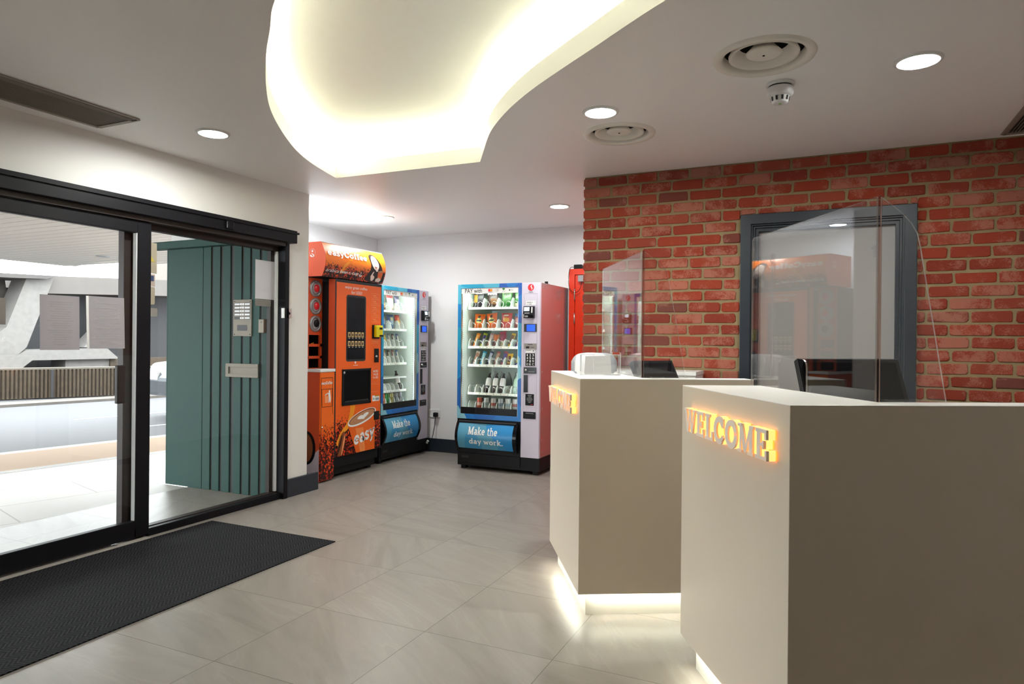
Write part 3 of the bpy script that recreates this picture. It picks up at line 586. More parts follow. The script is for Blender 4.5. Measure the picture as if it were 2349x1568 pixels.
# ================================================================== RECEPTION COUNTERS
EA, LA = math.radians(28.5), math.radians(120.7)
e = Vector((math.cos(EA), math.sin(EA))); l = Vector((math.cos(LA), math.sin(LA)))
LW, LE, TW, TE = .850, .820, .318, .107
face_l = laminate; glow_e = emis('amber_letter_edge', (1, .60, .17), .72)
glow_b = emis('amber_letter_back', (1, .24, .02), 2.8)
under_led = emis('plinth_led', (.97, 1, .88), 32)
letter_face = mat('beige_letter_face', (.80, .70, .60), .5)
def counter(P, label, first):
    t_ = thing('reception_counter', label, 'counter', (P[0], P[1], 0), 0, 'white reception counters')
    o = Vector((0, 0)); q = [o, e*LE, e*LE-e*0+Vector((-e.y, e.x))*TE]
    k = e*TW/1.0+Vector((-e.y, e.x))*TE        # inner corner
    q = [o, e*LE, e*LE+Vector((-e.y, e.x))*TE, k, l*LW+e*TW, l*LW]
    obj('body', MB().prism([tuple(p) for p in q], .105, 1.0975), laminate, t_, bevel=.0015)
    obj('counter_top', MB().prism([tuple(p) for p in q], 1.0975, 1.100), laminate_top, t_, bevel=.001)  # same laminate as the body, downlight brightness painted in
    ins = .040; en = Vector((-e.y, e.x)); ln = Vector((l.y, -l.x))
    p0 = l*.03+e*.045; pq = [e*.045+en*.032, e*(LE-.03)+en*.032, e*(LE-.03)+en*TE, k, l*(LW-.08)+e*TW, l*(LW-.08)+ln*.036, ]
    pq[0] = e*.04+en*.032
    obj('plinth', MB().prism([tuple(p) for p in pq], 0, .104), mat('plinth_laminate', (.68, .65, .57), .4, var=.03), t_)
    sb = MB(); zz = .1035
    def strip(a, b, n):
        a1, b1, a2, b2 = a, b, a+n, b+n
        sb.face([(*a1, zz), (*b1, zz), (*b2, zz), (*a2, zz)])
    strip(l*.05+ln*.012, l*(LW-.09)+ln*.012, ln*.010); strip(e*.05+en*.008, e*(LE-.05)+en*.008, en*.010)
    obj('led_strip', sb, under_led, t_)
    # staff side worktop
    kk = k+e*.002+en*.002
    wq = [kk, e*(LE-.01)+en*(TE+.002), e*(LE-.01)+en*.62, kk+en*.0+l*.52]
    obj('worktop', MB().prism([tuple(p) for p in (kk, e*LE+en*(TE+.002), e*LE+en*.6, l*.70+e*(TW+.002))], .72, .75), laminate_top, t_)
    # illuminated letters standing off the left face
    x = .740; tot = sum(GL[c][0]+.03 for c in 'WELCOME'); sc = (.740-.062)/tot; zc, hh = .932, .088
    for ch in 'WELCOME':
        fb, sd_, bk = MB(), MB(), MB()
        for si, (L_, R_) in enumerate(strokes(ch, 1.1)):
            n = len(L_); fd = .030+.0004*si
            def P3(p, dep):
                v = l*(x-p.x*sc)-ln*dep; return (v.x, v.y, zc+p.y*hh)
            ring = L_+R_[::-1]
            for k_ in range(n-1):
                fb.face([P3(L_[k_], fd), P3(L_[k_+1], fd), P3(R_[k_+1], fd), P3(R_[k_], fd)], 0)
                bk.face([P3(L_[k_], .004), P3(L_[k_+1], .004), P3(R_[k_+1], .004), P3(R_[k_], .004)], 0)
            m_ = len(ring)
            for k_ in range(m_):
                a, b = ring[k_], ring[(k_+1) % m_]
                fb.face([P3(a, .024), P3(b, .024), P3(b, fd), P3(a, fd)], 0)
                sd_.face([P3(a, .004), P3(b, .004), P3(b, .024), P3(a, .024)], 0)
        sd_.v += []; i = len(sd_.v)
        s2 = MB(); s2.raw(sd_.v, sd_.f, 0); s2.raw(bk.v, bk.f, 1)
        lt = obj('letter', fb, letter_face, t_)
        obj('lit_edge', s2, [glow_e, glow_b], lt)
        x -= (GL[ch][0]+.03)*sc
    return t_
PN, PF = (-.093, 2.023), (-1.033, 2.962)
counter(PN, 'nearest white counter at the right, its lit WELCOME letters large and readable', True)
counter(PF, 'farther white counter standing between the nearer one and the snack machines', False)

def screen(P, label):
    en = Vector((-e.y, e.x)); k = e*TW+en*TE
    t_ = thing('acrylic_screen', label, 'screen', (P[0]+k.x, P[1]+k.y, 1.1005), 0, 'clear acrylic counter screens')
    th = .006; hgt = .606
    # long pane on the left wing, with an arched hatch cut out of its foot
    m_ = MB(); out = [(.006, 0), (.39, 0), (.39, .085)]+[(.42-.03*math.cos(a), .085+.03*math.sin(a)) for a in (0.4, .8, 1.2)]+[(.42, .115), (.56, .115)]+[(.56+.03*math.sin(a), .085+.03*math.cos(a)) for a in (.4, .8, 1.2)]+[(.59, .085), (.59, 0), (.82, 0), (.82, hgt-.01), (.81, hgt), (.006, hgt)]
    tri = geometry.tessellate_polygon([[Vector((p[0], p[1], 0)) for p in out]])
    a = [(l.x*p[0], l.y*p[0], p[1]) for p in out]; nv = Vector((l.y, -l.x))*th; b = [(p[0]-nv.x, p[1]-nv.y, p[2]) for p in a]; n = len(a)
    m_.raw(a, [tuple(q) for q in tri]); m_.raw(b, [tuple(q) for q in tri]); m_.raw(a+b, [(i, (i+1) % n, n+(i+1) % n, n+i) for i in range(n)], 1)
    obj('long_pane', m_, [acryl, edge_m], t_)
    out = [(.006, 0), (.212, 0), (.128, .46), (.118, .50), (.10, .53), (.07, .56), (.006, hgt)]
    a = [(e.x*p[0], e.y*p[0], p[1]) for p in out]; nv = en*th; b = [(p[0]+nv.x, p[1]+nv.y, p[2]) for p in a]; n = len(a)
    m_ = MB(); m_.face(a).face(b); m_.raw(a+b, [(i, (i+1) % n, n+(i+1) % n, n+i) for i in range(n)], 1)
    obj('short_pane', m_, [acryl, edge_m], t_)
    obj('corner_post', MB().prism([(-.004, -.004), (.006, -.004), (.006, .006), (-.004, .006)], 0, hgt+.002), acryl_post, t_)
    f = MB(); f.prism([tuple(e*.05+en*.008), tuple(e*.11+en*.008), tuple(e*.11+en*.045), tuple(e*.05+en*.045)], 0, .004)
    obj('foot', f, acryl, t_); return t_
edge_m = haze('acrylic_edge', (.75, .72, .70), .45); acryl_post = glass('brick_tinted_post', (.78, .66, .62), 1.5)  # post tint carries the refracted red of the bricks behind
screen(PN, 'tall clear acrylic screen on the nearest counter, in front of the grey door')
screen(PF, 'clear acrylic screen on the farther counter, in front of the bricks')

def monitor(name, loc, rotz, wd, hg, tilt, label, base):
    t_ = thing(name, label, 'monitor', loc, rotz)
    c, s = math.cos(tilt), math.sin(tilt)
    def slab(x0, x1, h0, h1, d0, d1):
        return MB().ext([(x0, h0*s+d0*c, h0*c-d0*s), (x1, h0*s+d0*c, h0*c-d0*s), (x1, h1*s+d0*c, h1*c-d0*s), (x0, h1*s+d0*c, h1*c-d0*s)], (0, (d1-d0)*c, -(d1-d0)*s))
    obj('housing', slab(-wd/2, wd/2, 0, hg, 0, .032), black_p, t_, bevel=.005)
    obj('back_panel', slab(-wd/2+.02, wd/2-.02, .02, hg-.02, -.004, 0), black_g, t_)
    obj('display', slab(-wd/2+.012, wd/2-.012, .012, hg-.012, .032, .0335), black_g, t_)
    obj('stand', MB().box(-.09, .09, .01, .20, -.058, -.048).ext([(-.05, .09, -.05), (.05, .09, -.05), (.05, hg*.5*s+.02, hg*.5*c), (-.05, hg*.5*s+.02, hg*.5*c)], (0, .03, 0)), dk_grey, t_)
    return t_
monitor('monitor', (.155, 2.62, .808), EA, .385, .45, math.radians(24), 'black monitor leaning back behind the nearest counter screen', 1.0)
monitor('monitor', (-.70, 3.60, .808), EA+.5, .30, .42, math.radians(30), 'black monitor leaning back behind the farther counter screen', 1.0)
# things on the farther counter
cbt = thing('low_cabinet', 'low white cabinet against the bricks, its top end showing above the farther counter', 'cabinet', (-1.07, 4.42, 0))
obj('body', bx(-.45, .305, 0, .29, .06, 1.06), laminate_top, cbt)
obj('top', bx(-.455, .31, -.01, .29, 1.06, 1.084), laminate_top, cbt)
obj('base', bx(-.43, .29, .03, .28, 0, .06), navy, cbt)
lh = thing('leaflet_holder', 'small clear acrylic leaflet holder at the left end of the farther counter', 'holder', (-1.06, 3.345, 1.1005), math.radians(27))
aw = MB()
for a in ((-.10, .10, -.025, -.022, 0, .105), (-.10, .10, .022, .025, 0, .105), (-.10, -.097, -.022, .022, 0, .105), (.097, .10, -.022, .022, 0, .105), (-.10, .10, -.025, .025, 0, .003)): aw.box(*a)
obj('case', aw, acryl, lh)
rims = MB()
for a in ((-.10, .10, -.026, -.024, .1035, .106), (-.101, -.099, -.026, -.024, 0, .105), (.099, .101, -.026, -.024, 0, .105), (-.036, -.034, -.026, -.024, 0, .105)): rims.box(*a)
obj('bright_rim', rims, white_p, lh)
obj('leaflet', MB().ext([(-.08, .0, .004), (.06, .0, .004), (.055, .004, .10), (-.075, .004, .096)], (0, .003, 0)), paper, lh)
tray = thing('moulded_shell', 'pale grey shell with rounded top corners standing behind the clear leaflet holder', 'shell', (-1.115, 3.455, 1.1005), math.radians(27))
def shellm(x0, x1, h, r, bow, th, y0=0):
    top = [(x0+.012, .004), (x0, h*.55)]+[(x0+r-r*math.cos(a), h-r*.8+r*.8*math.sin(a)) for a in (.4, .8, 1.2, 1.57)]+[(x1-r+r*math.cos(a), h-r*.8+r*.8*math.sin(a)) for a in (1.57, 1.2, .8, .4)]+[(x1, h*.55), (x1-.012, .004)]
    m_ = MB(); n_ = 14
    def yb(x): return y0+bow*((2*(x-x0)/(x1-x0)-1)**2)
    def ht(x):
        for (ax, az), (bx2, bz) in zip(top, top[1:]):
            if bx2 > ax and ax <= x <= bx2: return az+(bz-az)*(x-ax)/(bx2-ax)
        return h
    xs = [x0+.0005+(x1-x0-.001)*k/24 for k in range(25)]
    for a, b in zip(xs, xs[1:]):
        za, zb_ = max(.02, ht(a)), max(.02, ht(b)); la = 0 if x0+.012 < a < x1-.012 else .012; lb2 = 0 if x0+.012 < b < x1-.012 else .012
        f = [(a, yb(a), la), (b, yb(b), lb2), (b, yb(b)+.0, zb_), (a, yb(a), za)]; g = [(p[0], p[1]+th, p[2]) for p in f]
        m_.face(f, 0, True).face(g, 0, True).face([f[3], f[2], g[2], g[3]])
    return m_
obj('shell', shellm(-.13, .118, .112, .07, .035, .004), mat('pale_grey_plastic', (.36, .37, .39), .35), tray)
obj('white_card', shellm(-.115, .055, .108, .03, .012, .002, -.012), paper, tray)

# ================================================================== SNACK MACHINES
MW, MH, MD = .887, 1.827, .765
liner_m = mat('pale_green_white_liner', (.74, .80, .74), .45, var=.02)
strip_m = mat('cream_price_strip', (.78, .80, .70), .5)
blk_tiny = mat('faint_print', (.22, .22, .2), .6)
m_light = emis('machine_light_strip', (.93, 1, .92), 40)
side_m = mat('silver_side_panel', (.60, .56, .57), .24, .75, var=.02)
SH = [(1.607, 1.586, 'w'), (1.399, 1.374, 'w'), (1.218, 1.194, 'n'), (1.035, 1.011, 'n'), (.753, .730, 'n'), (.594, .568, 'n')]
SH1 = [(1.588, 1.566, 'w'), (1.392, 1.370, 'w'), (1.204, 1.180, 'n'), (1.026, 1.002, 'n'), (.733, .708, 'n'), (.594, .568, 'n')]
SX0, PIT, SD0 = .050, .0786, .125
def divider_mesh(h):
    m_ = MB(); pr = [(SD0+.004, 0), (SD0+.022, h*.72), (SD0+.05, h), (SD0+.09, h*.93), (.62, h*.93), (.62, 0)]
    m_.ext([(-.003, y, z) for y, z in pr], (.006, 0, 0)); return m_.mesh('divider', [white_liner])
white_liner = mat('white_divider_plastic', (.72, .75, .69), .4)
def coil_mesh(r):
    pts = [(r*math.sin(2*PI*k/14), SD0+.006+.052*k/14, r+.003-r*math.cos(2*PI*k/14)) for k in range(14*5)]
    return MB().tube(pts, .0021, 5).mesh('coil', [mat('coil_wire', (.62, .62, .58), .25, .9)])
DIV_N, DIV_W = divider_mesh(.088), divider_mesh(.105)
COIL = coil_mesh(.033)
def snack_machine(loc, rotz, label, shelves, bare=None):
    t_ = thing('snack_machine', label, 'vending machine', loc, rotz, 'blue framed snack machines')
    cab = MB().box(0, .025, .03, MD, .165, MH).box(MW-.025, MW, .03, MD, .165, MH).box(.025, MW-.025, MD-.02, MD, .165, MH).box(.025, MW-.025, .03, MD-.02, MH-.03, MH).box(.025, MW-.025, .03, MD-.02, .165, .19)
    obj('cabinet', cab, side_m, t_, bevel=.002)
    for z in (1.78, 1.38, .98, .63, .33, .22): obj('rivet', MB().lathe([(0, .003), (.006, .002), (.007, 0)], MW+.0002, .07, z, 8, axis='x'), steel, t_)
    obj('base', MB().box(.0, MW, .02, MD, .035, .165).box(.02, .69, .012, .02, .06, .16).box(.03, .08, .04, .1, 0, .035).box(MW-.08, MW-.03, .04, .1, 0, .035).box(.03, .08, MD-.1, MD-.04, 0, .035).box(MW-.08, MW-.03, MD-.1, MD-.04, 0, .035), black_p, t_, bevel=.003)
    vs = MB()
    for k in range(9): vs.box(.05+k*.009, .056+k*.009, .009, .012, .112, .135)
    obj('vent_slots', vs, dk_grey, t_)
    # interior
    LX1 = .672
    obj('liner', MB().box(.026, .03, .05, .70, .53, 1.79).box(LX1, LX1+.006, .05, .70, .53, 1.79).box(.03, LX1, .70, .705, .53, 1.79).box(.03, LX1, .05, .70, 1.785, 1.79).box(.03, LX1, .05, .70, .525, .53), liner_m, t_)
    for xx in (.0305, LX1-.0012):
        pc = MB()
        for k in range(52): pc.box(xx, xx+.0007, .058, .064, .60+k*.0215, .607+k*.0215)
        obj('perforated_strip', pc, dk_grey, t_)
    obj('light_strip', MB().box(.0302, .033, .031, .036, .60, 1.74).box(LX1-.004, LX1-.0002, .0305, .0335, .60, 1.74).box(.05, LX1-.04, .032, .042, 1.775, 1.783), m_light, t_)
    # door frame and glass
    fr = MB().box(0, .036, 0, .03, .502, MH).box(.662, .697, 0, .03, .502, MH).box(.036, .662, 0, .03, 1.788, MH).box(.036, .662, 0, .03, .502, .548)
    obj('door_frame', fr, facet_m, t_, bevel=.0015)
    obj('glass_pane', bx(.036, .662, .014, .020, .612, 1.735), vglass, t_)
    obj('inner_frame', bx(.657, .662, .004, .03, .548, 1.735), steel, t_)
    obj('inner_frame', bx(.036, .041, .004, .03, .548, 1.735), steel, t_)
    kp = obj('kick_panel', bx(.041, .657, .006, .03, .548, .614), black_g, t_)
    for xx in (.20, .35): obj('panel_seam', bx(xx, xx+.013, .0055, .006, .55, .612), black_p, kp)
    bn = obj('payment_banner', bx(.036, .662, .004, .014, 1.735, 1.788), cream, t_)
    fn = lambda u, v: (u, .0035, v)
    bt = put_text(MB(), 'PAY with', .078, .266, 1.742, 1.783, fn, bold=.008)
    obj('lettering', bt, ink, bn)
    pmm = [red_ink, mat('amber_print', (.9, .28, .02), .4), ink, mat('grey_print', (.25, .25, .26), .5), mat('green_print', (.03, .3, .05), .5)]
    lg = MB(); lg.sheet(circ(.348, 1.764, .014), fn, 0); lg.sheet(circ(.368, 1.764, .014), lambda u, v: (u, .0033, v), 1); lg.sheet([(.335, 1.744), (.381, 1.744), (.381, 1.747), (.335, 1.747)], fn, 2)
    obj('twin_disc_mark', lg, pmm, bn); lg = MB()
    for k in range(4): lg.sheet([p for p in circ(.425, 1.764, .004+k*.0035, n=8, a0=-50, a1=50)]+[p for p in circ(.425, 1.764, .0025+k*.0035, n=8, a0=-50, a1=50)][::-1], fn, 3)
    lg.tube([(p[0], .0035, p[1]) for p in circ(.431, 1.764, .017, .013, n=20)], .0008, 4, 3, closed=True)
    obj('contactless_mark', lg, pmm, bn); lg = MB()
    for a, b in ((.495, 1.775), (.503, 1.768), (.511, 1.775), (.503, 1.779)): lg.sheet(circ(a, b, .0065, n=10), fn, 4)
    put_text(lg, 'pay', .490, .520, 1.746, 1.757, fn, 3)
    obj('green_leaf_mark', lg, pmm, bn); lg = MB()
    lg.sheet(circ(.566, 1.762, .0065, .008, n=12), fn, 2); put_text(lg, 'Pay', .577, .604, 1.754, 1.771, fn, 3)
    obj('fruit_mark', lg, pmm, bn)
    # delivery flap
    fb = MB().box(0, .69, .012, .03, .165, .502)
    obj('flap_surround', fb, black_p, t_)
    def bulge(v): k = (v-.200)/(.474-.200); return .010-.060*math.sin(PI*min(1, max(0, k*.86+.10)))
    cap = MB(); N = 12; prof = [(bulge(.200+.274*i/N), .200+.274*i/N) for i in range(N+1)]+[(.012, .474), (.012, .200)]
    for x0, wd in ((.006, .028), (.632, .038)): obj('flap_end', MB().ext([(x0, y-.004, z) for y, z in prof], (wd, 0, 0)), black_g, t_)
    fp = MB()
    for i in range(N):
        z0, z1 = .214+.246*i/N, .214+.246*(i+1)/N; fp.raw([(.034, bulge(z0), z0), (.632, bulge(z0), z0), (.632, bulge(z1), z1), (.034, bulge(z1), z1)], [(0, 1, 2, 3)], 0, True)
    fl = obj('delivery_flap', fp, facet_f, t_)
    fs = lambda u, v: (u, bulge(v)-.0015, v)
    for s_, *q in (('Make the', .150, .470, .352, .428), ('day work.', .165, .530, .248, .318)): obj('lettering', put_text(MB(), s_, *q, fs, levels=5, shape=lambda s: slab2d(s, 1.12)), cream, fl)
    obj('flap_handle', MB().box(.03, .655, -.012, .012, .468, .484).box(.24, .40, -.018, -.010, .470, .482), dk_grey, t_, bevel=.003)
    # control column
    obj('control_column', bx(.6975, MW, 0, .03, .165, MH), lilac, t_, bevel=.002)
    gr = MB()
    for x0, x1, z0, z1 in ((.724, .856, 1.7205, 1.7225), (.722, .7235, .52, 1.722), (.8555, .857, .52, 1.722), (.724, .856, 1.449, 1.451)): gr.box(x0, x1, -.0006, .0005, z0, z1)
    obj('panel_groove', gr, grey_p, t_)
    f0 = lambda u, v: (u, -.0012, v); f1 = lambda u, v: (u, -.0018, v)
    lo = MB().sheet(circ(.792, 1.781, .032, n=32), f0, 0); arc = [(.806, 1.806), (.798, 1.800), (.793, 1.791), (.797, 1.783), (.803, 1.775), (.804, 1.767), (.797, 1.758)]
    wd = [.001, .0045, .006, .005, .0055, .004, .0008]; lo.sheet([(p[0]-w_, p[1]) for p, w_ in zip(arc, wd)]+[(p[0]+w_, p[1]) for p, w_ in zip(arc, wd)][::-1], f1, 1)
    put_text(lo, 'selecta', .769, .815, 1.732, 1.743, f0, 2, bold=.01)
    obj('round_logo', lo, [red_ink, cream, ink], t_)
    s1 = MB().sheet([(.743, 1.614), (.842, 1.614), (.842, 1.654), (.743, 1.654)], f0, 0)
    for x0, x1, z in ((.752, .80, 1.640), (.805, .812, 1.640), (.83, .835, 1.643), (.76, .766, 1.623), (.775, .80, 1.623)): s1.sheet([(x0, z-.003), (x1, z-.003), (x1, z+.003), (x0, z+.003)], f1, 1)
    obj('white_sticker', s1, [paper, blk_tiny], t_)
    rd_ = obj('card_reader', MB().ext([(.732, -.002, 1.49), (.732, -.042, 1.49), (.732, -.055, 1.52), (.732, -.048, 1.545), (.732, -.040, 1.60), (.732, -.002, 1.603)], (.104, 0, 0)), black_p, t_, bevel=.004)
    def tl(u, v): return (u, -.0405-.008*(1.6-v)/.055-.0015, v)
    obj('display', MB().sheet([(.742, 1.555), (.797, 1.555), (.797, 1.592), (.742, 1.592)], tl), emis('pale_blue_display', (.55, .72, .85), .75), rd_)
    obj('keys', MB().box(.75, .80, -.054, -.046, 1.530, 1.540).box(.735, .748, -.062, -.05, 1.497, 1.525).box(.76, .785, -.066, -.05, 1.497, 1.512), grey_p, rd_)
    obj('label_strip', MB().box(.818, .829, -.05, -.04, 1.535, 1.592), cream, rd_)
    ds = obj('display_panel', bx(.726, .855, -.004, .0, 1.360, 1.436), black_g, t_)
    obj('blue_display', MB().sheet([(.753, 1.366), (.840, 1.366), (.840, 1.428), (.753, 1.428)], lambda u, v: (u, -.0048, v)), emis('blue_display_glow', (.006, .06, .55), .95), ds)
    cp = obj('coin_plate', bx(.727, .854, -.004, 0, 1.198, 1.250), mat('taupe_metal', (.26, .23, .21), .45, .3), t_)
    obj('coin_slot', MB().box(.748, .782, -.006, -.003, 1.205, 1.222).box(.795, .83, -.005, -.0035, 1.211, 1.215).box(.765, .815, -.005, -.0035, 1.238, 1.243), black_p, cp)
    s2 = MB().sheet([(.743, 1.161), (.838, 1.161), (.838, 1.197), (.743, 1.197)], f0, 0); s2.sheet([(.748, 1.183), (.80, 1.183), (.80, 1.188), (.748, 1.188)], f1, 1); s2.sheet(circ(.823, 1.180, .005, .008, 10), f1, 2)
    obj('white_sticker', s2, [paper, blk_tiny, ink], t_)
    kp2 = obj('keypad', bx(.743, .839, -.004, 0, 1.037, 1.157), black_p, t_)
    kt = MB()
    for r_, rowt in enumerate(('123', '456', '789', '0EC')):
        for c_, ch in enumerate(rowt):
            x_ = .752+c_*.030; z_ = 1.129-r_*.0285; w_ = .009 if ch == '1' else .019
            put_text(kt, ch, x_+(.010-w_/2), x_+.010+w_/2, z_, z_+.021, lambda u, v: (u, -.0048, v), bold=.004)
    obj('digits', kt, cream, kp2)
    cl = obj('coin_return_lever', bx(.727, .855, -.005, 0, .965, 1.024), black_g, t_)
    obj('knob', MB().lathe([(0, -.018), (.010, -.016), (.012, -.005)], .75, 0, .998, 16, axis='y'), chrome, cl)
    obj('slot_line', bx(.775, .835, -.0058, -.005, .981, .985), grey_p, cl)
    obj('note_slot', bx(.727, .768, -.004, 0, .786, .950), black_g, t_)
    il = MB().box(.745, .832, -.003, 0, .662, .771); 
    for k, (a, b) in enumerate(((.77, .81), (.775, .805), (.76, .815), (.757, .82), (.765, .812), (.775, .802))): il.sheet([(a, .755-k*.013), (b, .755-k*.013), (b, .760-k*.013), (a, .760-k*.013)], lambda u, v: (u, -.0036, v), 1)
    il.sheet([(.80, .670), (.825, .670), (.825, .674), (.80, .674)], lambda u, v: (u, -.0036, v), 2)
    obj('information_label', il, [black_p, grey_p, red_ink], t_)
    bl = MB().box(.724, .852, -.004, 0, .536, .602); bl.sheet([(.75, .585), (.83, .585), (.83, .589), (.75, .589)], lambda u, v: (u, -.0048, v), 1)
    obj('coin_return_tray', bl, [black_g, grey_p], t_)
    obj('top_bracket', MB().box(.80, .84, .30, .36, MH, MH+.012).box(.805, .835, .31, .325, MH+.012, MH+.035), black_p, t_)
    # shelves
    for i, (zt, zb, kind) in enumerate(shelves):
        s_ = obj('shelf', MB().box(SX0, .640, SD0+.006, .66, zb+.006, zb+.010), white_liner, t_)
        ps = MB().box(SX0, .640, SD0, SD0+.006, zb, zt)
        xs = [SX0+k*PIT*(2 if kind == 'w' else 1) for k in range(4 if kind == 'w' else 8)]
        if kind == 'w': xs.append(SX0+7*PIT)
        for k in range(15):
            if k % 2: ps.box(SX0+.012+k*.0393, SX0+.024+k*.0393, SD0-.0008, SD0, zb+.008, zb+.015, 1)
            else: ps.box(SX0+.012+k*.0393, SX0+.017+k*.0393, SD0-.0008, SD0, zb+.010, zb+.014, 2 if k % 4 else 1)
        obj('price_strip', ps, [strip_m, blk_tiny, red_ink], s_)
        for x in xs: obj('divider', DIV_W if kind == 'w' else DIV_N, white_liner, s_, loc=(x, 0, zb+.010))
        if i < 5:
            for a, b in zip(xs, xs[1:]):
                n_ = 2 if b-a > .1 else 1
                for q in range(n_): obj('coil', COIL, white_liner, s_, loc=(a+(b-a)*(q+.5)/n_, 0, zb+.010))
    if bare: obj('bare_shelf', bx(SX0, .640, SD0, .66, bare, bare+.012), white_liner, t_)
    return t_
M2 = dict(loc=(-3.345, 5.891, 0), rotz=0); M1 = dict(loc=(-4.12, 5.692, 0), rotz=PI/2)
snack_machine(M2['loc'], 0, 'snack machine facing the room, its side panel reflecting red, at the back centre', SH)
snack_machine(M1['loc'], PI/2, 'snack machine along the left wall between the coffee machine and the socket', SH1, bare=.857)

# ================================================================== COFFEE STATION
CMX, CMY = -4.05, 4.89
bean_lo = bean('bean_print_door', .20, .56); bean_bn = bean('bean_print_banner', 1.80, 1.955, '#f07a1c'); bean_bin = bean('bean_print_bin', .02, .50, '#ee6a14')
flame = mat('amber_flame_print', '#f39a1e', .32); brown = mat('coffee_brown_print', '#8a4a22', .4); brown_d = mat('dark_bean_print', '#2a0c06', .4)
crema = mat('crema_print', '#b9825c', .4); skin = mat('pale_skin_print', '#f0d8cc', .45); hair = mat('dark_hair_print', '#1d0d0a', .45); pale_or = mat('pale_orange_print', '#f39a63', .4); cup_or = mat('cup_orange_print', '#e8641c', .35); cup_hi = mat('cup_highlight_print', '#f08a4c', .35)
cm = thing('coffee_machine', 'tall orange coffee vending machine with a black screen and a cup picture on its door', 'vending machine', (CMX, CMY, 0), PI/2)
obj('body', bx(.0, .70, .078, .835, .195, 1.80), black_p, cm)
obj('door', MB().box(.0, .70, .004, .077, .196, 1.822), orange_d, cm)
obj('door_border', MB().box(.0, .014, 0, .004, .196, 1.822).box(.690, .70, 0, .004, .196, 1.822).box(.014, .690, 0, .004, 1.796, 1.822), dk_grey, cm)
obj('base', MB().box(.03, .67, .05, .80, .03, .195).box(.02, .68, .02, .05, .10, .196), black_p, cm)
for x in (.06, .60):
    for y in (.08, .75): obj('foot', bx(x, x+.05, y, y+.05, 0, .03), black_p, cm)
pn = MB().box(.014, .690, -.001, .004, .198, 1.796)
g0 = lambda k: (lambda u, v: (u, -.001-.0004*k, v))
fp = obj('front_panel', pn, bean_lo, cm)
art = MB()
art.sheet(catmull([(.30, .655), (.27, .56), (.22, .46), (.13, .40), (.06, .30), (.03, .33), (.10, .43), (.18, .50), (.22, .60), (.22, .655)], 4), g0(1), 0)
def ell(cx, cy, a, b, th, n=40): 
    c, s = math.cos(th), math.sin(th); return [(cx+a*math.cos(2*PI*k/n)*c-b*math.sin(2*PI*k/n)*s, cy+a*math.cos(2*PI*k/n)*s+b*math.sin(2*PI*k/n)*c) for k in range(n)]
art.sheet(ell(.10, .31, .115, .045, 1.25), g0(2), 1); art.sheet(ell(.075, .30, .10, .012, 1.2), g0(3), 2); art.sheet(ell(.125, .30, .10, .010, 1.3), g0(3), 3)
cupp = [(.190, .470), (.315, .199), (.600, .199), (.604, .52)]
art.sheet(cupp, g0(4), 4); art.sheet([(.30, .43), (.375, .199), (.45, .199), (.42, .43)], g0(5), 5)
th = .24
art.sheet([p for p in ell(.402, .530, .222, .062, th)], g0(6), 6); art.sheet(ell(.402, .536, .205, .050, th), g0(7), 7); art.sheet(ell(.402, .532, .190, .043, th), g0(8), 8)
hc = []
for k in range(28):
    a = 2*PI*k/28; hx = 16*math.sin(a)**3/17; hy = (13*math.cos(a)-5*math.cos(2*a)-2*math.cos(3*a)-math.cos(4*a))/17
    px_, py_ = -hy*.0-.0+hx*.095, hy*.030; hc.append((.415+px_*math.cos(th)-py_*math.sin(th), .535+px_*math.sin(th)+py_*math.cos(th)))
art.sheet(hc, g0(9), 6)
obj('cup_picture', art, [flame, brown, brown_d, pale_or, cup_or, cup_hi, cream, brown, crema], fp)
sl_fn = lambda u, v: (u, -.001-.0004*10, v+(u-.274)*.17)
obj('lettering', put_text(MB(), 'easy', .276, .596, .235, .362, sl_fn, shape=lambda s: slab2d(s, 1.3)), cream, fp)
for s_, q in (('enjoy great coffee', (.135, .465, 1.738, 1.772)), ('for LESS!', (.225, .385, 1.700, 1.728))): obj('lettering', put_text(MB(), s_, *q, g0(1), bold=.006), cream, fp)
bo = MB()
for k in range(5):
    z1 = 1.722-k*.058; x0, x1 = .535, .662
    for q in ((x0, x1, z1, z1+.0025), (x0, x1, z1-.046, z1-.0435), (x0, x0+.002, z1-.046, z1), (x1-.002, x1, z1-.046, z1), (x0+.02, x0+.075, z1-.02, z1-.014), (x0+.03, x0+.10, z1-.034, z1-.030)): bo.sheet([(q[0], q[2]), (q[1], q[2]), (q[1], q[3]), (q[0], q[3])], g0(1))
for q in ((.535, .655, 1.235, 1.2375), (.535, .655, 1.265, 1.2675), (.545, .645, 1.25, 1.255), (.535, .66, .835, .838), (.545, .655, .760, .764)): bo.sheet([(q[0], q[2]), (q[1], q[2]), (q[1], q[3]), (q[0], q[3])], g0(1))
bo.tube([(p[0], -.0014, p[1]) for p in circ(.61, .925, .062, .078, n=32)], .001, 4, closed=True)
obj('outline_labels', bo, pale_or, fp)
for s_, q in (('MORE', (.572, .650, .950, .972)), ('VALUE', (.572, .650, .920, .942)), ('for LESS', (.572, .650, .890, .912))): obj('lettering', put_text(MB(), s_, *q, g0(1), bold=.01), cream, fp)
ic = MB().sheet([(.285, 1.045), (.300, 1.045), (.303, 1.062), (.282, 1.062)], g0(1)).sheet([(.28, 1.064), (.305, 1.064), (.305, 1.068), (.28, 1.068)], g0(1)).sheet([(.26, 1.027), (.33, 1.027), (.33, 1.031), (.26, 1.031)], g0(1))
obj('cup_icon', ic, cream, fp)
sb = obj('touch_screen', MB().ext([(p[0], -.002, p[1]) for p in rrect(.154, .447, 1.066, 1.688, .025)], (0, .006, 0)), dk_grey, cm)
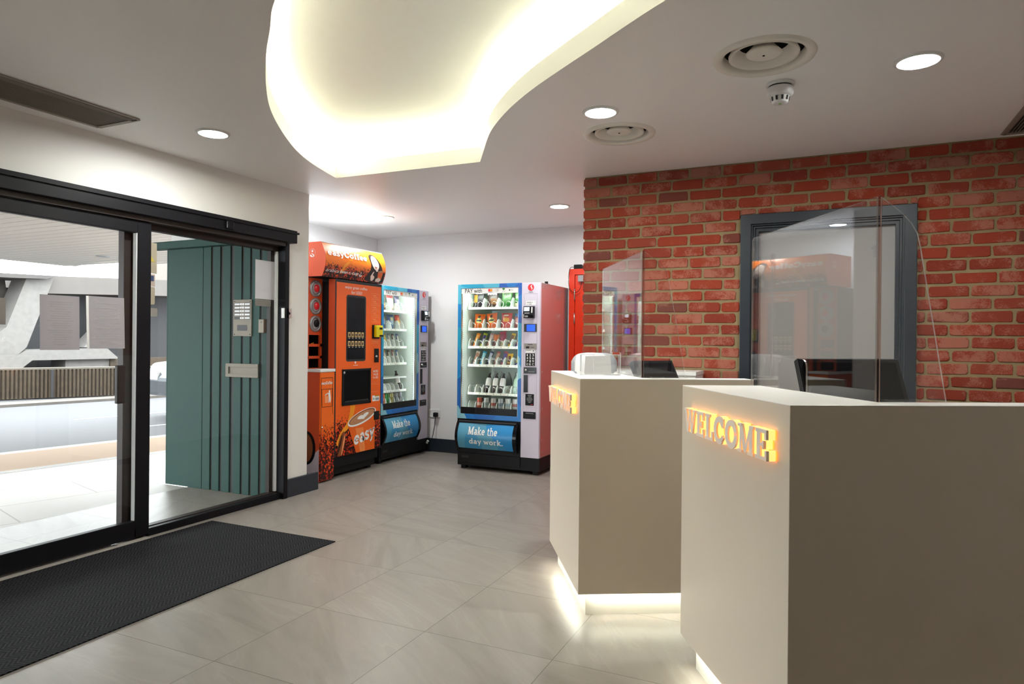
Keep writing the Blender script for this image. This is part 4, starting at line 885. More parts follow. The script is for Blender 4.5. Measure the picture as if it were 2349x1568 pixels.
obj('display', MB().ext([(p[0], -.0035, p[1]) for p in rrect(.172, .429, 1.086, 1.668, .012)], (0, .0015, 0)), black_g, sb)
gold = emis('gold_drink_icon', (.50, .34, .14), .12)
for r_ in range(2):
    for c_ in range(5):
        x0 = .178+c_*.050; z0 = 1.292-r_*.083
        im = MB().sheet([(x0, z0), (x0+.036, z0), (x0+.036, z0+.048), (x0, z0+.048)], lambda u, v: (u, -.0042, v), 0).sheet([(x0+.010, z0+.008), (x0+.026, z0+.008), (x0+.028, z0+.036), (x0+.008, z0+.036)], lambda u, v: (u, -.0046, v), 1).sheet([(x0+.006, z0-.012), (x0+.030, z0-.012), (x0+.030, z0-.009), (x0+.006, z0-.009)], lambda u, v: (u, -.0042, v), 2)
        obj('drink_icon', im, [gold, brown_d, cream], sb)
yr = obj('card_reader', MB().box(.545, .66, -.012, -.001, 1.283, 1.418), black_p, cm, bevel=.004)
obj('yellow_face', bx(.562, .668, -.045, -.012, 1.297, 1.412), mat('yellow_reader', '#e6d400', .4), yr, bevel=.006)
obj('reader_display', MB().box(.61, .655, -.047, -.045, 1.372, 1.392).box(.61, .665, -.052, -.045, 1.302, 1.320), black_p, yr)
cn = obj('coin_panel', bx(.583, .656, -.006, -.001, 1.048, 1.184), black_p, cm, bevel=.002)
obj('knob', MB().lathe([(0, -.018), (.010, -.016), (.012, -.006)], .61, 0, 1.108, 16, axis='y'), chrome, cn)
bay = MB(); X0, X1, Z0, Z1 = .098, .526, .66, .995
for q in ((X0, X1, Z1-.02, Z1), (X0, X1, Z0, Z0+.028), (X0, X0+.024, Z0, Z1), (X1-.020, X1, Z0, Z1)): bay.box(q[0], q[1], -.010, .004, q[2], q[3])
by_ = obj('dispensing_bay', bay, black_p, cm, bevel=.003)
obj('bay_lining', MB().box(X0+.024, X1-.02, -.0035, -.003, Z0+.028, Z1-.02), mat('bay_black', (.003, .003, .003), .6, spec=.1), by_)
obj('drip_grid', MB().box(.14, .49, -.006, -.0035, .690, .700), dk_grey, by_)
obj('bay_lock', MB().lathe([(0, -.012), (.012, -.012), (.012, -.004)], .122, 0, .965, 12, axis='y'), steel, by_)
gs = obj('green_white_sticker', MB().sheet([(.560, .667), (.676, .667), (.676, .723), (.560, .723)], g0(1), 0).sheet([(.60, .711), (.676, .711), (.676, .723), (.60, .723)], g0(2), 1).sheet(circ(.582, .690, .014, n=3), g0(2), 2).sheet([(.61, .675), (.67, .675), (.67, .70), (.61, .70)], g0(2), 3), [paper, mat('mustard_print', '#b08a10', .5), mat('leaf_green_print', '#2f7a20', .5), grey_p], cm)
obj('change_cup', MB().box(.585, .670, -.008, -.001, .482, .566), black_p, cm, bevel=.006)

# canopy banner on top
def bcur(v): k = (v-1.829)/(2.134-1.829); return -.006-.048*math.sin(PI*k)**.9+.012*k
bnr = thing('banner_box', 'curved orange advertising canopy with a smiling woman on top of the coffee machine', 'sign', (CMX, CMY, 0), PI/2)
U0, U1 = -.190, .695; N = 16
bz = [1.829+.305*i/N for i in range(N+1)]
endp = [(bcur(z), z) for z in bz]+[(.42, 2.134), (.42, 1.829)]
en_m = mat('banner_end_orange', '#d8562a', .4)
em_ = MB().ext([(U0-.004, y, z) for y, z in endp], (.004, 0, 0))
be = obj('end_cap', em_, en_m, bnr)
eb = lambda k: (lambda u, v: (U0-.0045-.0004*k, u, v))
lg = MB(); lg.tube([(U0-.005, p[0], p[1]) for p in circ(.100, 2.035, .030, .036, n=28)], .0015, 4, closed=True)
lg.sheet(circ(.100, 2.052, .009, .010, 12), eb(1)); lg.sheet(catmull([(.118, 2.036), (.100, 2.022), (.090, 2.012), (.112, 2.002), (.128, 2.012), (.118, 2.022), (.10, 2.008), (.086, 2.004), (.082, 2.018), (.098, 2.03)], 3), eb(1))
obj('swirl_mark', lg, cream, be)
obj('end_cap', MB().ext([(U1, y, z) for y, z in endp], (.004, 0, 0)), en_m, bnr)
obj('top_panel', MB().box(U0, U1, -.0, .42, 2.129, 2.134), white_p, bnr)
obj('underside', MB().box(U0, U1, .006, .42, 1.829, 1.833), black_p, bnr)
obj('back_panel', MB().box(U0, U1, .415, .42, 1.833, 2.129), black_p, bnr)
ff = MB()
for i in range(N): ff.raw([(U0, bcur(bz[i]), bz[i]), (U1, bcur(bz[i]), bz[i]), (U1, bcur(bz[i+1]), bz[i+1]), (U0, bcur(bz[i+1]), bz[i+1])], [(0, 1, 2, 3)], 0, True)
bf = obj('printed_front', ff, bean_bn, bnr)
bfn = lambda k: (lambda u, v: (u, bcur(v)-.0012-.0005*k, v))
def cut(mb, poly, k, mi):      # picture shapes cut into bands so that they follow the curve
    bm = bmesh.new(); vs = [bm.verts.new((p[0], p[1], 0)) for p in poly]; bm.faces.new(vs)
    bmesh.ops.triangulate(bm, faces=bm.faces)
    for z in bz[1:-1]: bmesh.ops.bisect_plane(bm, geom=bm.verts[:]+bm.edges[:]+bm.faces[:], plane_co=(0, z, 0), plane_no=(0, 1, 0))
    bm.verts.index_update(); mb.raw([bfn(k)(v.co.x, v.co.y) for v in bm.verts], [tuple(v.index for v in f.verts) for f in bm.faces], mi); bm.free()
wm = MB()
cut(wm, catmull([(.445, 2.075), (.47, 2.095), (.52, 2.092), (.575, 2.06), (.63, 1.99), (.645, 1.95), (.675, 1.92), (.688, 1.86), (.66, 1.842), (.41, 1.842), (.42, 1.90), (.455, 1.945), (.462, 2.0), (.445, 2.05)], 4), 0, 0)
cut(wm, ell(.527, 2.015, .075, .050, 2.15), 1, 1)
cut(wm, [(.500, 2.0), (.545, 2.0), (.575, 1.94), (.545, 1.935)], 1, 1)
cut(wm, [(.512, 1.992), (.552, 1.982), (.545, 1.970), (.525, 1.974)], 2, 2); cut(wm, [(.518, 1.990), (.548, 1.983), (.543, 1.978), (.522, 1.982)], 3, 3)
cut(wm, [(.49, 2.033), (.515, 2.033), (.512, 2.037), (.494, 2.038)], 2, 0); cut(wm, [(.535, 2.022), (.560, 2.017), (.556, 2.022), (.540, 2.027)], 2, 0)
cut(wm, catmull([(.47, 1.885), (.495, 1.925), (.515, 1.93), (.50, 1.90), (.525, 1.89), (.535, 1.87), (.515, 1.845), (.48, 1.85)], 3)[:-1], 2, 1)
cut(wm, [(.575, 1.93), (.655, 1.945), (.645, 1.86), (.585, 1.86)], 2, 4); cut(wm, ell(.615, 1.940, .042, .010, .18, 20), 3, 5)
cut(wm, [(.56, 1.868), (.61, 1.883), (.648, 1.862), (.625, 1.842), (.565, 1.842)], 3, 1)
obj('woman_picture', wm, [hair, skin, red_ink, cream, cup_or, crema], bf)
fl_ = MB(); cut(fl_, [(.02, 1.88), (.06, 1.95), (.11, 1.985), (.15, 1.985), (.12, 1.96), (.08, 1.93), (.04, 1.87)], 0, 0); cut(fl_, [(.12, 1.99), (.17, 2.03), (.21, 2.035), (.17, 2.0)], 0, 0)
obj('flame_picture', fl_, flame, bf)
obj('lettering', put_text(MB(), 'easyCoffee', -.157, .406, 2.004, 2.078, bfn(3), levels=6, shape=lambda s: slab2d(s, 1.3)), cream, bf)
for s_, q, bd in (('arabica', (-.172, .005, 1.873, 1.902), 0), ('bean', (.018, .125, 1.876, 1.903), .02), ('to', (.140, .170, 1.876, 1.898), 0), ('cup', (.185, .285, 1.868, 1.896), .02)): obj('lettering', put_text(MB(), s_, *q, bfn(3), levels=3, bold=bd, shear=.2), cream, bf)
sw = MB(); cut(sw, catmull([(.325, 1.898), (.312, 1.886), (.305, 1.876), (.325, 1.866), (.340, 1.876), (.330, 1.886), (.315, 1.870), (.300, 1.868), (.298, 1.882), (.312, 1.892)], 2)[:-1], 3, 0); cut(sw, circ(.318, 1.903, .006, n=10), 3, 0); obj('swirl_mark', sw, cream, bf)

# bin cabinet with a white top, cup tower on it
bn = thing('waste_bin_cabinet', 'slim orange waste bin cabinet with a white top, left of the coffee machine', 'bin', (-4.045, 4.694, 0), PI/2)
BW = .190
obj('body', MB().box(0, BW, .012, .56, .012, .980), orange_d, bn)
obj('top', MB().box(-.006, BW+.002, -.006, .56, .980, 1.006), white_p, bn, bevel=.003)
obj('front_door', MB().box(.004, BW-.004, 0, .012, .02, .978), bean_bin, bn)
ol = MB()
for q in ((.010, .165, .925, .930), (.010, .014, .02, .930), (.162, .166, .60, .930), (.016, .160, .826, .830), (.022, .152, .668, .672)): ol.box(q[0], q[1], -.0012, .0, q[2], q[3])
ol.ext([(.014, -.0012, .83), (.019, -.0012, .83), (.026, -.0012, .67), (.021, -.0012, .67)], (0, .001, 0)); ol.ext([(.158, -.0012, .83), (.163, -.0012, .83), (.156, -.0012, .67), (.151, -.0012, .67)], (0, .001, 0))
obj('dark_outline', ol, brown_d, bn)
obj('lettering', put_text(MB(), 'easyCoffee', .014, .158, .862, .898, g0(1), shape=lambda s: slab2d(s, 1.3)), cream, bn)
lm = MB().sheet([(.060, .705), (.095, .705), (.100, .765), (.055, .765)], g0(1), 1).sheet([(.056, .768), (.075, .775), (.085, .785), (.066, .785)], g0(1), 0)
lm.sheet(circ(.118, .806, .010, n=12), g0(1), 0).sheet([(.10, .792), (.128, .798), (.138, .740), (.132, .705), (.122, .705), (.120, .735), (.112, .705), (.104, .705), (.108, .745)], g0(1), 0).sheet([(.076, .788), (.108, .796), (.108, .785), (.078, .780)], g0(1), 0)
obj('litter_symbol', lm, [cream, pale_or], bn)
obj('lock_knob', MB().lathe([(0, -.010), (.007, -.009), (.008, 0)], .024, 0, .492, 12, axis='y'), chrome, bn)
sp = lambda k: (lambda u, v: (-.0006-.0004*k, u, v))
sd_ = MB().sheet([(.012, .30), (.012, .03), (.35, .03), (.35, .16), (.18, .17)], sp(0), 0).sheet(ell(.155, .305, .105, .150, 0), sp(1), 1).sheet(ell(.165, .305, .085, .130, 0), sp(2), 2)
obj('side_picture', sd_, [lilac, black_g, brown], bn)
for x in (.02, .14):
    for y in (.04, .5): obj('foot', bx(x, x+.03, y, y+.03, 0, .012), steel, bn)
ct = thing('cup_tower', 'upright orange cup dispenser with three round cup tubes, standing on the white bin top', 'dispenser', (-4.2, 4.703, 1.0065), PI/2)
TWD = .184
tf = MB()
for q in ((0, TWD, .304, .815), (0, TWD, 0, .006), (0, TWD, .198, .222), (0, TWD, .090, .114), (0, .012, 0, .304), (TWD-.024, TWD, 0, .304)): tf.box(q[0], q[1], 0, .02, q[2], q[3])
obj('front_panel', tf, orange_d, ct)
obj('cabinet', MB().box(0, .004, .02, .38, 0, .815).box(TWD-.004, TWD, .02, .38, 0, .815).box(.004, TWD-.004, .37, .38, 0, .815).box(.004, TWD-.004, .02, .37, 0, .006).box(.004, TWD-.004, .02, .37, .10, .106).box(.004, TWD-.004, .02, .37, .20, .206).box(.004, TWD-.004, .02, .37, .304, .31), black_p, ct)
for z_, red in ((.721, 1), (.562, 1), (.404, 0)):
    tb = obj('cup_tube', MB().lathe([(.076, 0), (.074, -.010), (.062, -.014), (.050, -.010), (.046, -.002), (.046, 0)], .094, 0, z_, 32, axis='y'), mat('satin_grey_ring', (.30, .30, .30), .35, .6), ct)
    obj('grey_disc', MB().lathe([(0, -.002), (.047, -.002)], .094, 0, z_, 28, axis='y'), grey_p, tb)
    obj('cup_end', MB().lathe([(.036, -.004), (.030, -.010), (.0, -.012)], .106, 0, z_+.004, 20, axis='y'), mat('red_cup_lid', (.70, .012, .02), .3) if red else black_p, tb)
for k, (x, z_) in enumerate(((.045, .228), (.10, .226))):
    o_ = obj('sugar_sachet', MB().ext([(-.02, 0, 0), (.02, 0, 0), (.022, .0, .03 if k else .012), (-.018, 0, .018 if k else .010)], (0, .006, 0)), mat('golden_sachet', '#b97a12', .4), label=['flat golden sachet lying in the top slot of the cup tower', 'upturned golden sachet leaning in the top slot of the cup tower'][k], cat='sachet', loc=(-4.2-.04, 4.703+x, 1.0065+.2065), rotz=PI/2)

# ================================================================== SNACKS AND DRINKS
def bagm(wd, ht, dp, pat, nu=16, nv=20, crimp=.06):
    m_ = MB(); vs = []
    for sgn in (-1, 1):
        for j in range(nv+1):
            for i in range(nu+1):
                u = i/nu; v = j/nv
                b = (math.sin(PI*u)**.6)*(math.sin(PI*min(1, max(0, (v-crimp)/(1-2*crimp))))**.5)
                ww = wd*(1-.10*math.sin(PI*v)); vs.append(((u-.5)*ww, sgn*(dp/2*b+.0006), v*ht))
    fs = []; k = (nu+1)*(nv+1); i0 = len(m_.v); m_.v += vs
    for s_ in (0, 1):
        for j in range(nv):
            for i in range(nu):
                a = s_*k+j*(nu+1)+i; m_.f.append((i0+a, i0+a+1, i0+a+nu+2, i0+a+nu+1)); m_.m.append(pat((i+.5)/nu, (j+.5)/nv) if s_ == 0 else 0); m_.sm.append(True)
    ring = [j*(nu+1) for j in range(nv+1)]; ring2 = [j*(nu+1)+nu for j in range(nv+1)]
    for rg in (ring, ring2):
        for a, b in zip(rg, rg[1:]): m_.f.append((i0+a, i0+b, i0+k+b, i0+k+a)); m_.m.append(0); m_.sm.append(True)
    for r0 in (0, nv*(nu+1)):
        for i in range(nu): m_.f.append((i0+r0+i, i0+r0+i+1, i0+k+r0+i+1, i0+k+r0+i)); m_.m.append(0); m_.sm.append(True)
    return m_
def foil(name, col, met=.1): return mat('foil_'+name, tuple(x**1.15*.72 for x in lin(col)[:3]), .32, met, var=.12, scale=40)
def el(cx, cy, rx, ry): return lambda u, v: ((u-cx)/rx)**2+((v-cy)/ry)**2 < 1
def rc(a, b, c, d): return lambda u, v: a < u < b and c < v < d
def pat(*rules):
    def f(u, v):
        r_ = 0
        for i, q in enumerate(rules):
            if q(u, v): r_ = i+1
        return r_
    return f
def place(fr, x, y, z, rx=0, rz=0, ry=0):
    a = fr['rotz']; p = Matrix.Rotation(a, 4, 'Z') @ Vector((x, y, z)); L_ = Vector(fr['loc'])+p.to_3d()
    return L_, (rx, ry, a+rz)
def snack(name, m_, mats, fr, x, y, z, label, cat, group, rx=-.12, rz=0, ry=0):
    L_, r_ = place(fr, x, y, z, rx, rz, ry); o = obj(name, m_, mats, loc=L_, label=label, cat=cat, group=group); o.rotation_euler = r_; return o
P2 = 'snacks in the back centre snack machine'; P1 = 'snacks in the left wall snack machine'
def sx_(k, w_=1): return SX0+PIT*(k+w_/2)
cr = foil('cream', '#e8dcc0', 0); bk_ = foil('black', '#1c1a1c'); yl = foil('yellow', '#f2c81e'); wh_ = foil('white', '#e4e0e0')
BAG = lambda p: bagm(.128, .200, .05, p)
PK = [bagm(.128, .195, .05, p) for p in (pat(rc(.0, .45, .30, .72), rc(.2, .8, .74, .9)), pat(rc(.1, .9, .72, .9), rc(.4, .95, .2, .5)), pat(rc(.1, .9, .62, .88), rc(.0, 1, .06, .25)))]
zr = [s_[1]+.012 for s_ in SH]
max_m = [foil('charcoal', '#3a3036'), foil('amber', '#d99a3a'), wh_]
snack('crisp_packet', PK[0], max_m, M2, sx_(0, 2), .200, zr[0], 'charcoal and amber crisp packet, leftmost on the top shelf of the back centre machine', 'crisps', P2)
o = snack('crisp_packet', PK[1], [foil('dark_brown', '#4a352c'), wh_, foil('bronze', '#8a6038')], M2, sx_(2, 2), .200, zr[0], 'dark brown crisp packet lettered MAX, second on the top shelf', 'crisps', P2)
obj('lettering', put_text(MB(), 'MAX', -.048, .048, .132, .162, lambda u, v: (u, -.0268, v), bold=.02), cream, o)
o = snack('crisp_packet', PK[2], [foil('pale_green', '#5d8a52'), foil('soft_green', '#86a878'), foil('deep_green', '#2c7a34')], M2, sx_(4, 2), .200, zr[0], 'pale green crisp packet, third on the top shelf of the back centre machine', 'crisps', P2)
obj('lettering', put_text(MB(), 'Sips', -.034, .034, .120, .156, lambda u, v: (u, -.0268, v), shear=.2), brown_d, o)
snack('crisp_packet', bagm(.07, .19, .035, pat(rc(.2, .8, .5, .8), rc(0, 1, .1, .25))), [foil('mid_green', '#4c8a44'), foil('soft_green', '#86a878'), cr], M2, sx_(6), .200, zr[0], 'narrow green packet at the right end of the top shelf of the back centre machine', 'crisps', P2)
op = pat(lambda u, v: abs(u-.5)*1.5+abs(v-.80)*2.2 < .24, el(.5, .56, .30, .16), rc(.28, .72, .52, .62))
om = [foil('bright_orange', '#ef7a18'), bk_, foil('lime_cream', '#d8d27a'), bk_]
snack('crisp_packet', bagm(.122, .158, .05, op), om, M2, sx_(0, 2)+.006, .195, zr[1], 'bright orange crisp packet, left one of the orange pair on the second shelf', 'crisps', P2, ry=.06)
snack('crisp_packet', bagm(.122, .165, .05, op), om, M2, sx_(2, 2)+.004, .195, zr[1], 'bright orange crisp packet, tilted, beside the red one on the second shelf', 'crisps', P2, ry=-.10)
snack('crisp_packet', bagm(.122, .165, .05, pat(rc(.28, .7, .80, .90), el(.5, .58, .32, .15), rc(.2, .85, .12, .3))), [foil('tomato_red', '#c8302c'), cr, foil('mustard', '#d9a02c'), foil('rose', '#d86a60')], M2, sx_(4, 2), .195, zr[1], 'tomato red crisp packet with a yellow mark on the second shelf', 'crisps', P2)
snack('crisp_packet', bagm(.066, .16, .035, pat(el(.5, .5, .3, .2), rc(0, 1, .78, 1))), [foil('wine_red', '#8c3a34'), foil('pink', '#d8a098'), foil('steel_blue', '#5a7fa8')], M2, sx_(6), .195, zr[1], 'wine red narrow packet at the right end of shelf two, back centre machine', 'crisps', P2)
bars3 = [('#e8841c', '#f6b25c', 'orange'), ('#c8cc34', '#4a3f86', 'yellow and violet'), ('#c99a92', '#e8cfc6', 'pale pink'), ('#e8821e', '#7a3a24', 'orange topped brown'), ('#a82454', '#c4b48c', 'magenta topped beige'), ('#e2b81c', '#7a4a10', 'golden'), ('#5a3f86', '#8c2a3a', 'violet and red')]
def barp(kind): return pat(rc(.15, .85, .18, .85)) if kind == 0 else pat(rc(0, 1, 0, .5))
bm0, bm1 = bagm(.046, .152, .024, barp(0), 8, 14), bagm(.062, .135, .03, barp(1), 8, 14)
ord_ = ['leftmost', 'second from left', 'third from left', 'fourth from left', 'fifth from left', 'sixth from left', 'rightmost']
for k, (a, b, nm) in enumerate(bars3):
    wide = k in (3, 4); snack('sweet_packet' if wide else 'chocolate_bar', bm1 if wide else bm0, [foil('r3a%d' % k, a), foil('r3b%d' % k, b)], M2, sx_(k)+.004, .180, zr[2], f'{nm} snack {"packet" if wide else "bar"}, {ord_[k]} on shelf three, back centre machine', 'snack', P2, rx=-.28, ry=.0 if wide else .22)
pk5 = snack('sweet_packet', bagm(.075, .105, .03, pat(rc(.2, .8, .3, .7))), [foil('hot_pink', '#c4204e'), foil('plum', '#8c1c3c')], M2, sx_(4)+.004, .205, zr[2]+.062, 'hot pink sweet packet standing high in the middle of the third shelf', 'snack', P2, rx=-.3, ry=-.2)
bars4 = [('#e0c8b4', '#b07a5c', 'cream and copper'), ('#4aa8c4', '#a8d8e0', 'turquoise'), ('#2a2f5c', '#c4c8d8', 'navy and silver'), ('#9a4a34', '#c49a78', 'rust brown'), ('#a82a3a', '#4a3a8c', 'red and violet'), ('#f0c018', '#6a3a14', 'bright yellow'), ('#4a4a8c', '#c8c86a', 'indigo and lime')]
for k, (a, b, nm) in enumerate(bars4):
    wide = k == 5; snack('sweet_packet' if wide else 'chocolate_bar', bagm(.062, .128, .03, pat(rc(.3, .7, .3, .8), rc(0, 1, 0, .2)), 8, 14) if wide else bm0, [foil('r4a%d' % k, a), foil('r4b%d' % k, b), foil('r4c%d' % k, '#8a5a2a')], M2, sx_(k)+.004, .180, zr[3], f'{nm} snack {"packet" if wide else "bar"}, {ord_[k]} on shelf four, back centre machine', 'snack', P2, rx=-.26, ry=.0 if wide else .20)
# bottles and cans
def bottle_parts(col, capc, labc=None, r=.031, h=.215):
    b = MB().lathe([(0, 0), (r*.86, .002), (r, .012), (r, .05), (r*.93, .07), (r, .09), (r*.98, h*.58), (r*.75, h*.74), (r*.42, h*.87), (.012, h*.92), (.012, h*.95)], seg=20).mesh('bottle_body', [col])
    c = MB().lathe([(.0138, h*.93), (.0138, h), (.0, h)], seg=16).mesh('cap', [capc])
    lb = MB().lathe([(r*1.012, h*.36), (r*1.012, h*.62), (r*.80, h*.74)], seg=20).mesh('label', [labc]) if labc else None
    return b, c, lb
cola = mat('dark_cola_bottle', (.014, .009, .008), .08, var=.02); clear_b = mat('clear_green_bottle', (.30, .40, .34), .1); capd = mat('dark_cap', (.02, .02, .02), .4)
B1 = bottle_parts(cola, capd, mat('silver_label', (.62, .60, .57), .35, .2)); B2 = bottle_parts(mat('smoky_bottle', (.10, .11, .105), .12), mat('grey_cap', (.18, .19, .18), .4)); B3 = bottle_parts(clear_b, mat('pale_cap', (.5, .55, .5), .4), mat('pale_green_label', (.35, .5, .38), .4))
def bottle(parts, fr, x, y, z, label, group, rx=0):
    L_, r_ = place(fr, x, y, z, rx); t_ = thing('drink_bottle', label, 'bottle', L_, 0, group); t_.rotation_euler = r_
    for nm, q in zip(('bottle_body', 'cap', 'label_band'), parts):
        if q: obj(nm, q, None, t_)
    return t_
for k, nm in ((2, 'left'), (3, 'middle'), (4, 'right')): bottle(B1, M2, sx_(k)+.002, .170, zr[4], f'dark bottle with a silver label, the {nm} one of three on the fifth shelf', 'drinks in the back centre snack machine', -.30)
bottle(B3, M2, sx_(6), .170, zr[4], 'clear greenish bottle at the right end of the fifth shelf of the back centre machine', 'drinks in the back centre snack machine', -.25)
for k in range(2, 7): bottle(B2, M2, sx_(k)+.01, .34, zr[4], 'smoky bottle in the second row behind the front bottles of the back centre machine', 'second row of smoky bottles', 0)
alu = mat('can_aluminium', (.72, .72, .72), .3, .6)
def can_parts(a, b=None):
    body = MB().lathe([(0, 0), (.024, .001), (.030, .010), (.030, .045), (.030, .075), (.030, .112), (.027, .120)], seg=24, mis=[0, 0, 0, 1, 0, 0]).mesh('can_body', [a, b or a])
    top = MB().lathe([(.027, .119), (.0265, .122), (.0245, .1185), (0, .118)], seg=24).mesh('rim', [alu]); tab = MB().box(-.006, .006, -.014, .006, .1185, .1205).mesh('pull_tab', [alu])
    return body, top, tab
def can(fr, x, y, z, a, b, label, group):
    L_, r_ = place(fr, x, y, z, 0); t_ = thing('drink_can', label, 'can', L_, 0, group); t_.rotation_euler = r_
    for nm, q in zip(('can_body', 'rim', 'pull_tab'), can_parts(a, b)): obj(nm, q, None, t_)
can_c = [('#b4583c', '#d8b0a0', 'copper and dark'), ('#b8bab4', '#8f9a96', 'silver grey'), ('#c4beb8', '#a85a4c', 'silver with a rusty band'), ('#b4b8b8', '#7f8a92', 'plain silver'), ('#c8c8c4', '#98a8a8', 'pale silver'), ('#bcbcb8', '#a06a60', 'silver with a pinkish band')]
for k, (a, b, nm) in enumerate(can_c): can(M2, sx_(k+1)+.002, .168, zr[5], foil('c2a%d' % k, a, .35), foil('c2b%d' % k, b, .2), f'{nm} can, {ord_[k] if k < 5 else "rightmost"} in the bottom row, back centre machine', 'drinks in the back centre snack machine')
# left wall machine
z1 = [s_[1]+.012 for s_ in SH1]
for k, (a, b, c_, nm) in enumerate((('#7a5a34', '#b89a6a', '#4a3a2a', 'brown and gold'), ('#d8c4b4', '#b85a60', '#e8e0d8', 'cream and pink'), ('#6a6480', '#8a84a0', '#c8ccd0', 'grey violet'))):
    snack('crisp_packet', bagm(.124 if k < 2 else .095, .185, .05, pat(rc(0, 1, .82, 1) if k == 1 else rc(.2, .8, .2, .5), rc(.25, .75, .5, .75))), [foil('l1a%d' % k, a), foil('l1b%d' % k, b), foil('l1c%d' % k, c_)], M1, (.286, .440, .572)[k], .200, z1[0], f'{nm} crisp packet on the top shelf of the machine by the left wall', 'crisps', P1)
for k, (a, b, c_, nm) in enumerate((('#2a4c86', '#8aa8c4', '#c8b86a', 'deep blue'), ('#4a6a9c', '#a8c0d0', '#d8d090', 'light blue, middle'), ('#d8542c', '#e0c45a', '#e8884a', 'orange red, right'))):
    snack('crisp_packet', bagm(.124 if k < 2 else .095, .168, .05, pat(el(.55, .55, .3, .25), rc(.3, .8, .62, .8))), [foil('l2a%d' % k, a), foil('l2b%d' % k, b), foil('l2c%d' % k, c_)], M1, (.286, .440, .572)[k], .195, z1[1], f'{nm} packet, second shelf, machine by the left wall', 'crisps', P1)
for row, cols in ((2, (('#b87a3a', 'copper'), ('#4a6a5a', 'dark green'), ('#c8a04a', 'gold'), ('#8a8a94', 'grey'), ('#7a4a3a', 'brown'), ('#3a4a8c', 'blue'))), (3, (('#e8b41c', 'yellow'), ('#8c3a4c', 'maroon'), ('#e0a82a', 'amber'), ('#5a3a2a', 'dark brown'), ('#b0584a', 'brick red'), ('#5a78b4', 'sky blue')))):
    for k, (a, nm) in enumerate(cols):
        snack('chocolate_bar', bm0, [foil('l%d%d' % (row, k), a), foil('l%db%d' % (row, k), '#d8d0c0')], M1, sx_(k+1)+.004, .180, z1[row], f'{nm} snack bar on the {["third", "fourth"][row-2]} shelf of the machine by the left wall', 'snack', P1, rx=-.26, ry=.10)
for k in (1, 6): bottle(B1, M1, sx_(k)+.002, .170, z1[4], f'dark bottle at the {"left" if k == 1 else "right"} end of the fifth shelf of the left wall machine', 'drinks in the left wall machine', -.2)
for k, (a, b, nm) in enumerate((('#b0bcc0', '#8aa0a8', 'pale blue silver'), ('#e07a3a', '#f0b090', 'orange and peach'), ('#2f8a3a', '#3fa04a', 'green'), ('#d0c88a', '#a8a45a', 'yellowish'), ('#a8aaac', '#8a9094', 'dull grey'), ('#b8b8b8', '#9a9a9c', 'bright silver'))):
    can(M1, sx_(k+1), .168, z1[5], foil('c1a%d' % k, a, .3), foil('c1b%d' % k, b, .2), f'{nm} drink can in the bottom row of the machine by the left wall', 'drinks in the left wall machine')

# ================================================================== OUTSIDE THE DOOR
conc = mat('pale_exposed_concrete', (.125, .117, .110), .85, var=.22, scale=9); conc_d = mat('grey_concrete_soffit', (.06, .055, .052), .85, var=.2, scale=2); conc_dk = mat('near_black_panel', (.011, .011, .013), .7)  # last one: even near-black for the backing slab and barrier joint
slab_m = NT('pale_paving_slabs'); tc = slab_m.add('TexCoord'); br = slab_m.add('TexBrick'); br.offset = .5
mpn = slab_m.add('Mapping'); mpn.inputs['Rotation'].default_value = (0, 0, -1.30); slab_m.l.new(tc.outputs['Object'], mpn.inputs[0]); slab_m.l.new(mpn.outputs[0], br.inputs['Vector'])
for k_, v_ in (('Color1', (.60, .575, .555)), ('Color2', (.55, .53, .51)), ('Mortar', (.27, .25, .235))): br.inputs[k_].default_value = lin(v_)
br.inputs['Scale'].default_value = 1; br.inputs['Mortar Size'].default_value = .006; br.inputs['Brick Width'].default_value = 1.35; br.inputs['Row Height'].default_value = .62
nz = slab_m.add('TexNoise', i_Scale=1.3, i_Detail=6); slab_m.l.new(tc.outputs['Object'], nz.inputs['Vector'])
slab_m.l.new(slab_m.mix(slab_m.math('MULTIPLY', nz.outputs['Fac'], .55), br.outputs['Color'], (.50, .475, .45)), slab_m.b.inputs['Base Color']); slab_m.b.inputs['Roughness'].default_value = .55
asph = mat('pale_asphalt', (.052, .052, .056), .8, var=.2, scale=40, bump=.3, bscale=90); buff = mat('buff_paving_strip', (.30, .205, .135), .85, var=.12, scale=60); kerb_m = mat('pale_kerb', (.36, .35, .34), .8, var=.1); lane = mat('white_road_paint', (.3, .3, .3), .7)
# street axis: along the kerb
SA = math.atan2(5.493-4.282, -7.855+8.063); so_ = Vector((-8.063, 4.282)); sd2 = Vector((math.cos(SA), math.sin(SA))); sn2 = Vector((-sd2.y, sd2.x))    # sn2 points across the road
def st(a, d): p = so_+sd2*a+sn2*d; return (p.x, p.y)
def strip(name, d0, d1, z0, z1, m_, a0=-14, a1=30): return struct(name, MB().prism([st(a0, d0), st(a1, d0), st(a1, d1), st(a0, d1)], z0, z1), m_)
pv = MB().prism([(-4.2, -12), (-4.2, 4.08), (-5.3, 4.08), (-5.3, 30), st(30, -1.22), st(-14, -1.22)], -.15, -.004)
struct('pavement', pv, slab_m.m)
strip('kerb_inner', -1.22, -1.08, -.15, -.002, kerb_m); strip('buff_strip', -1.08, .0, -.15, -.003, buff); strip('kerb_outer', 0, .16, -.15, -.003, kerb_m); strip('road', .16, 6.0, -.2, -.03, asph)
for d in (1.35, 3.0):
    ml = MB(); 
    for a in range(-10, 26, 4): ml.prism([st(a, d), st(a+1.8, d), st(a+1.8, d+.08), st(a, d+.08)], -.031, -.026)
    struct('lane_marking', ml, lane)
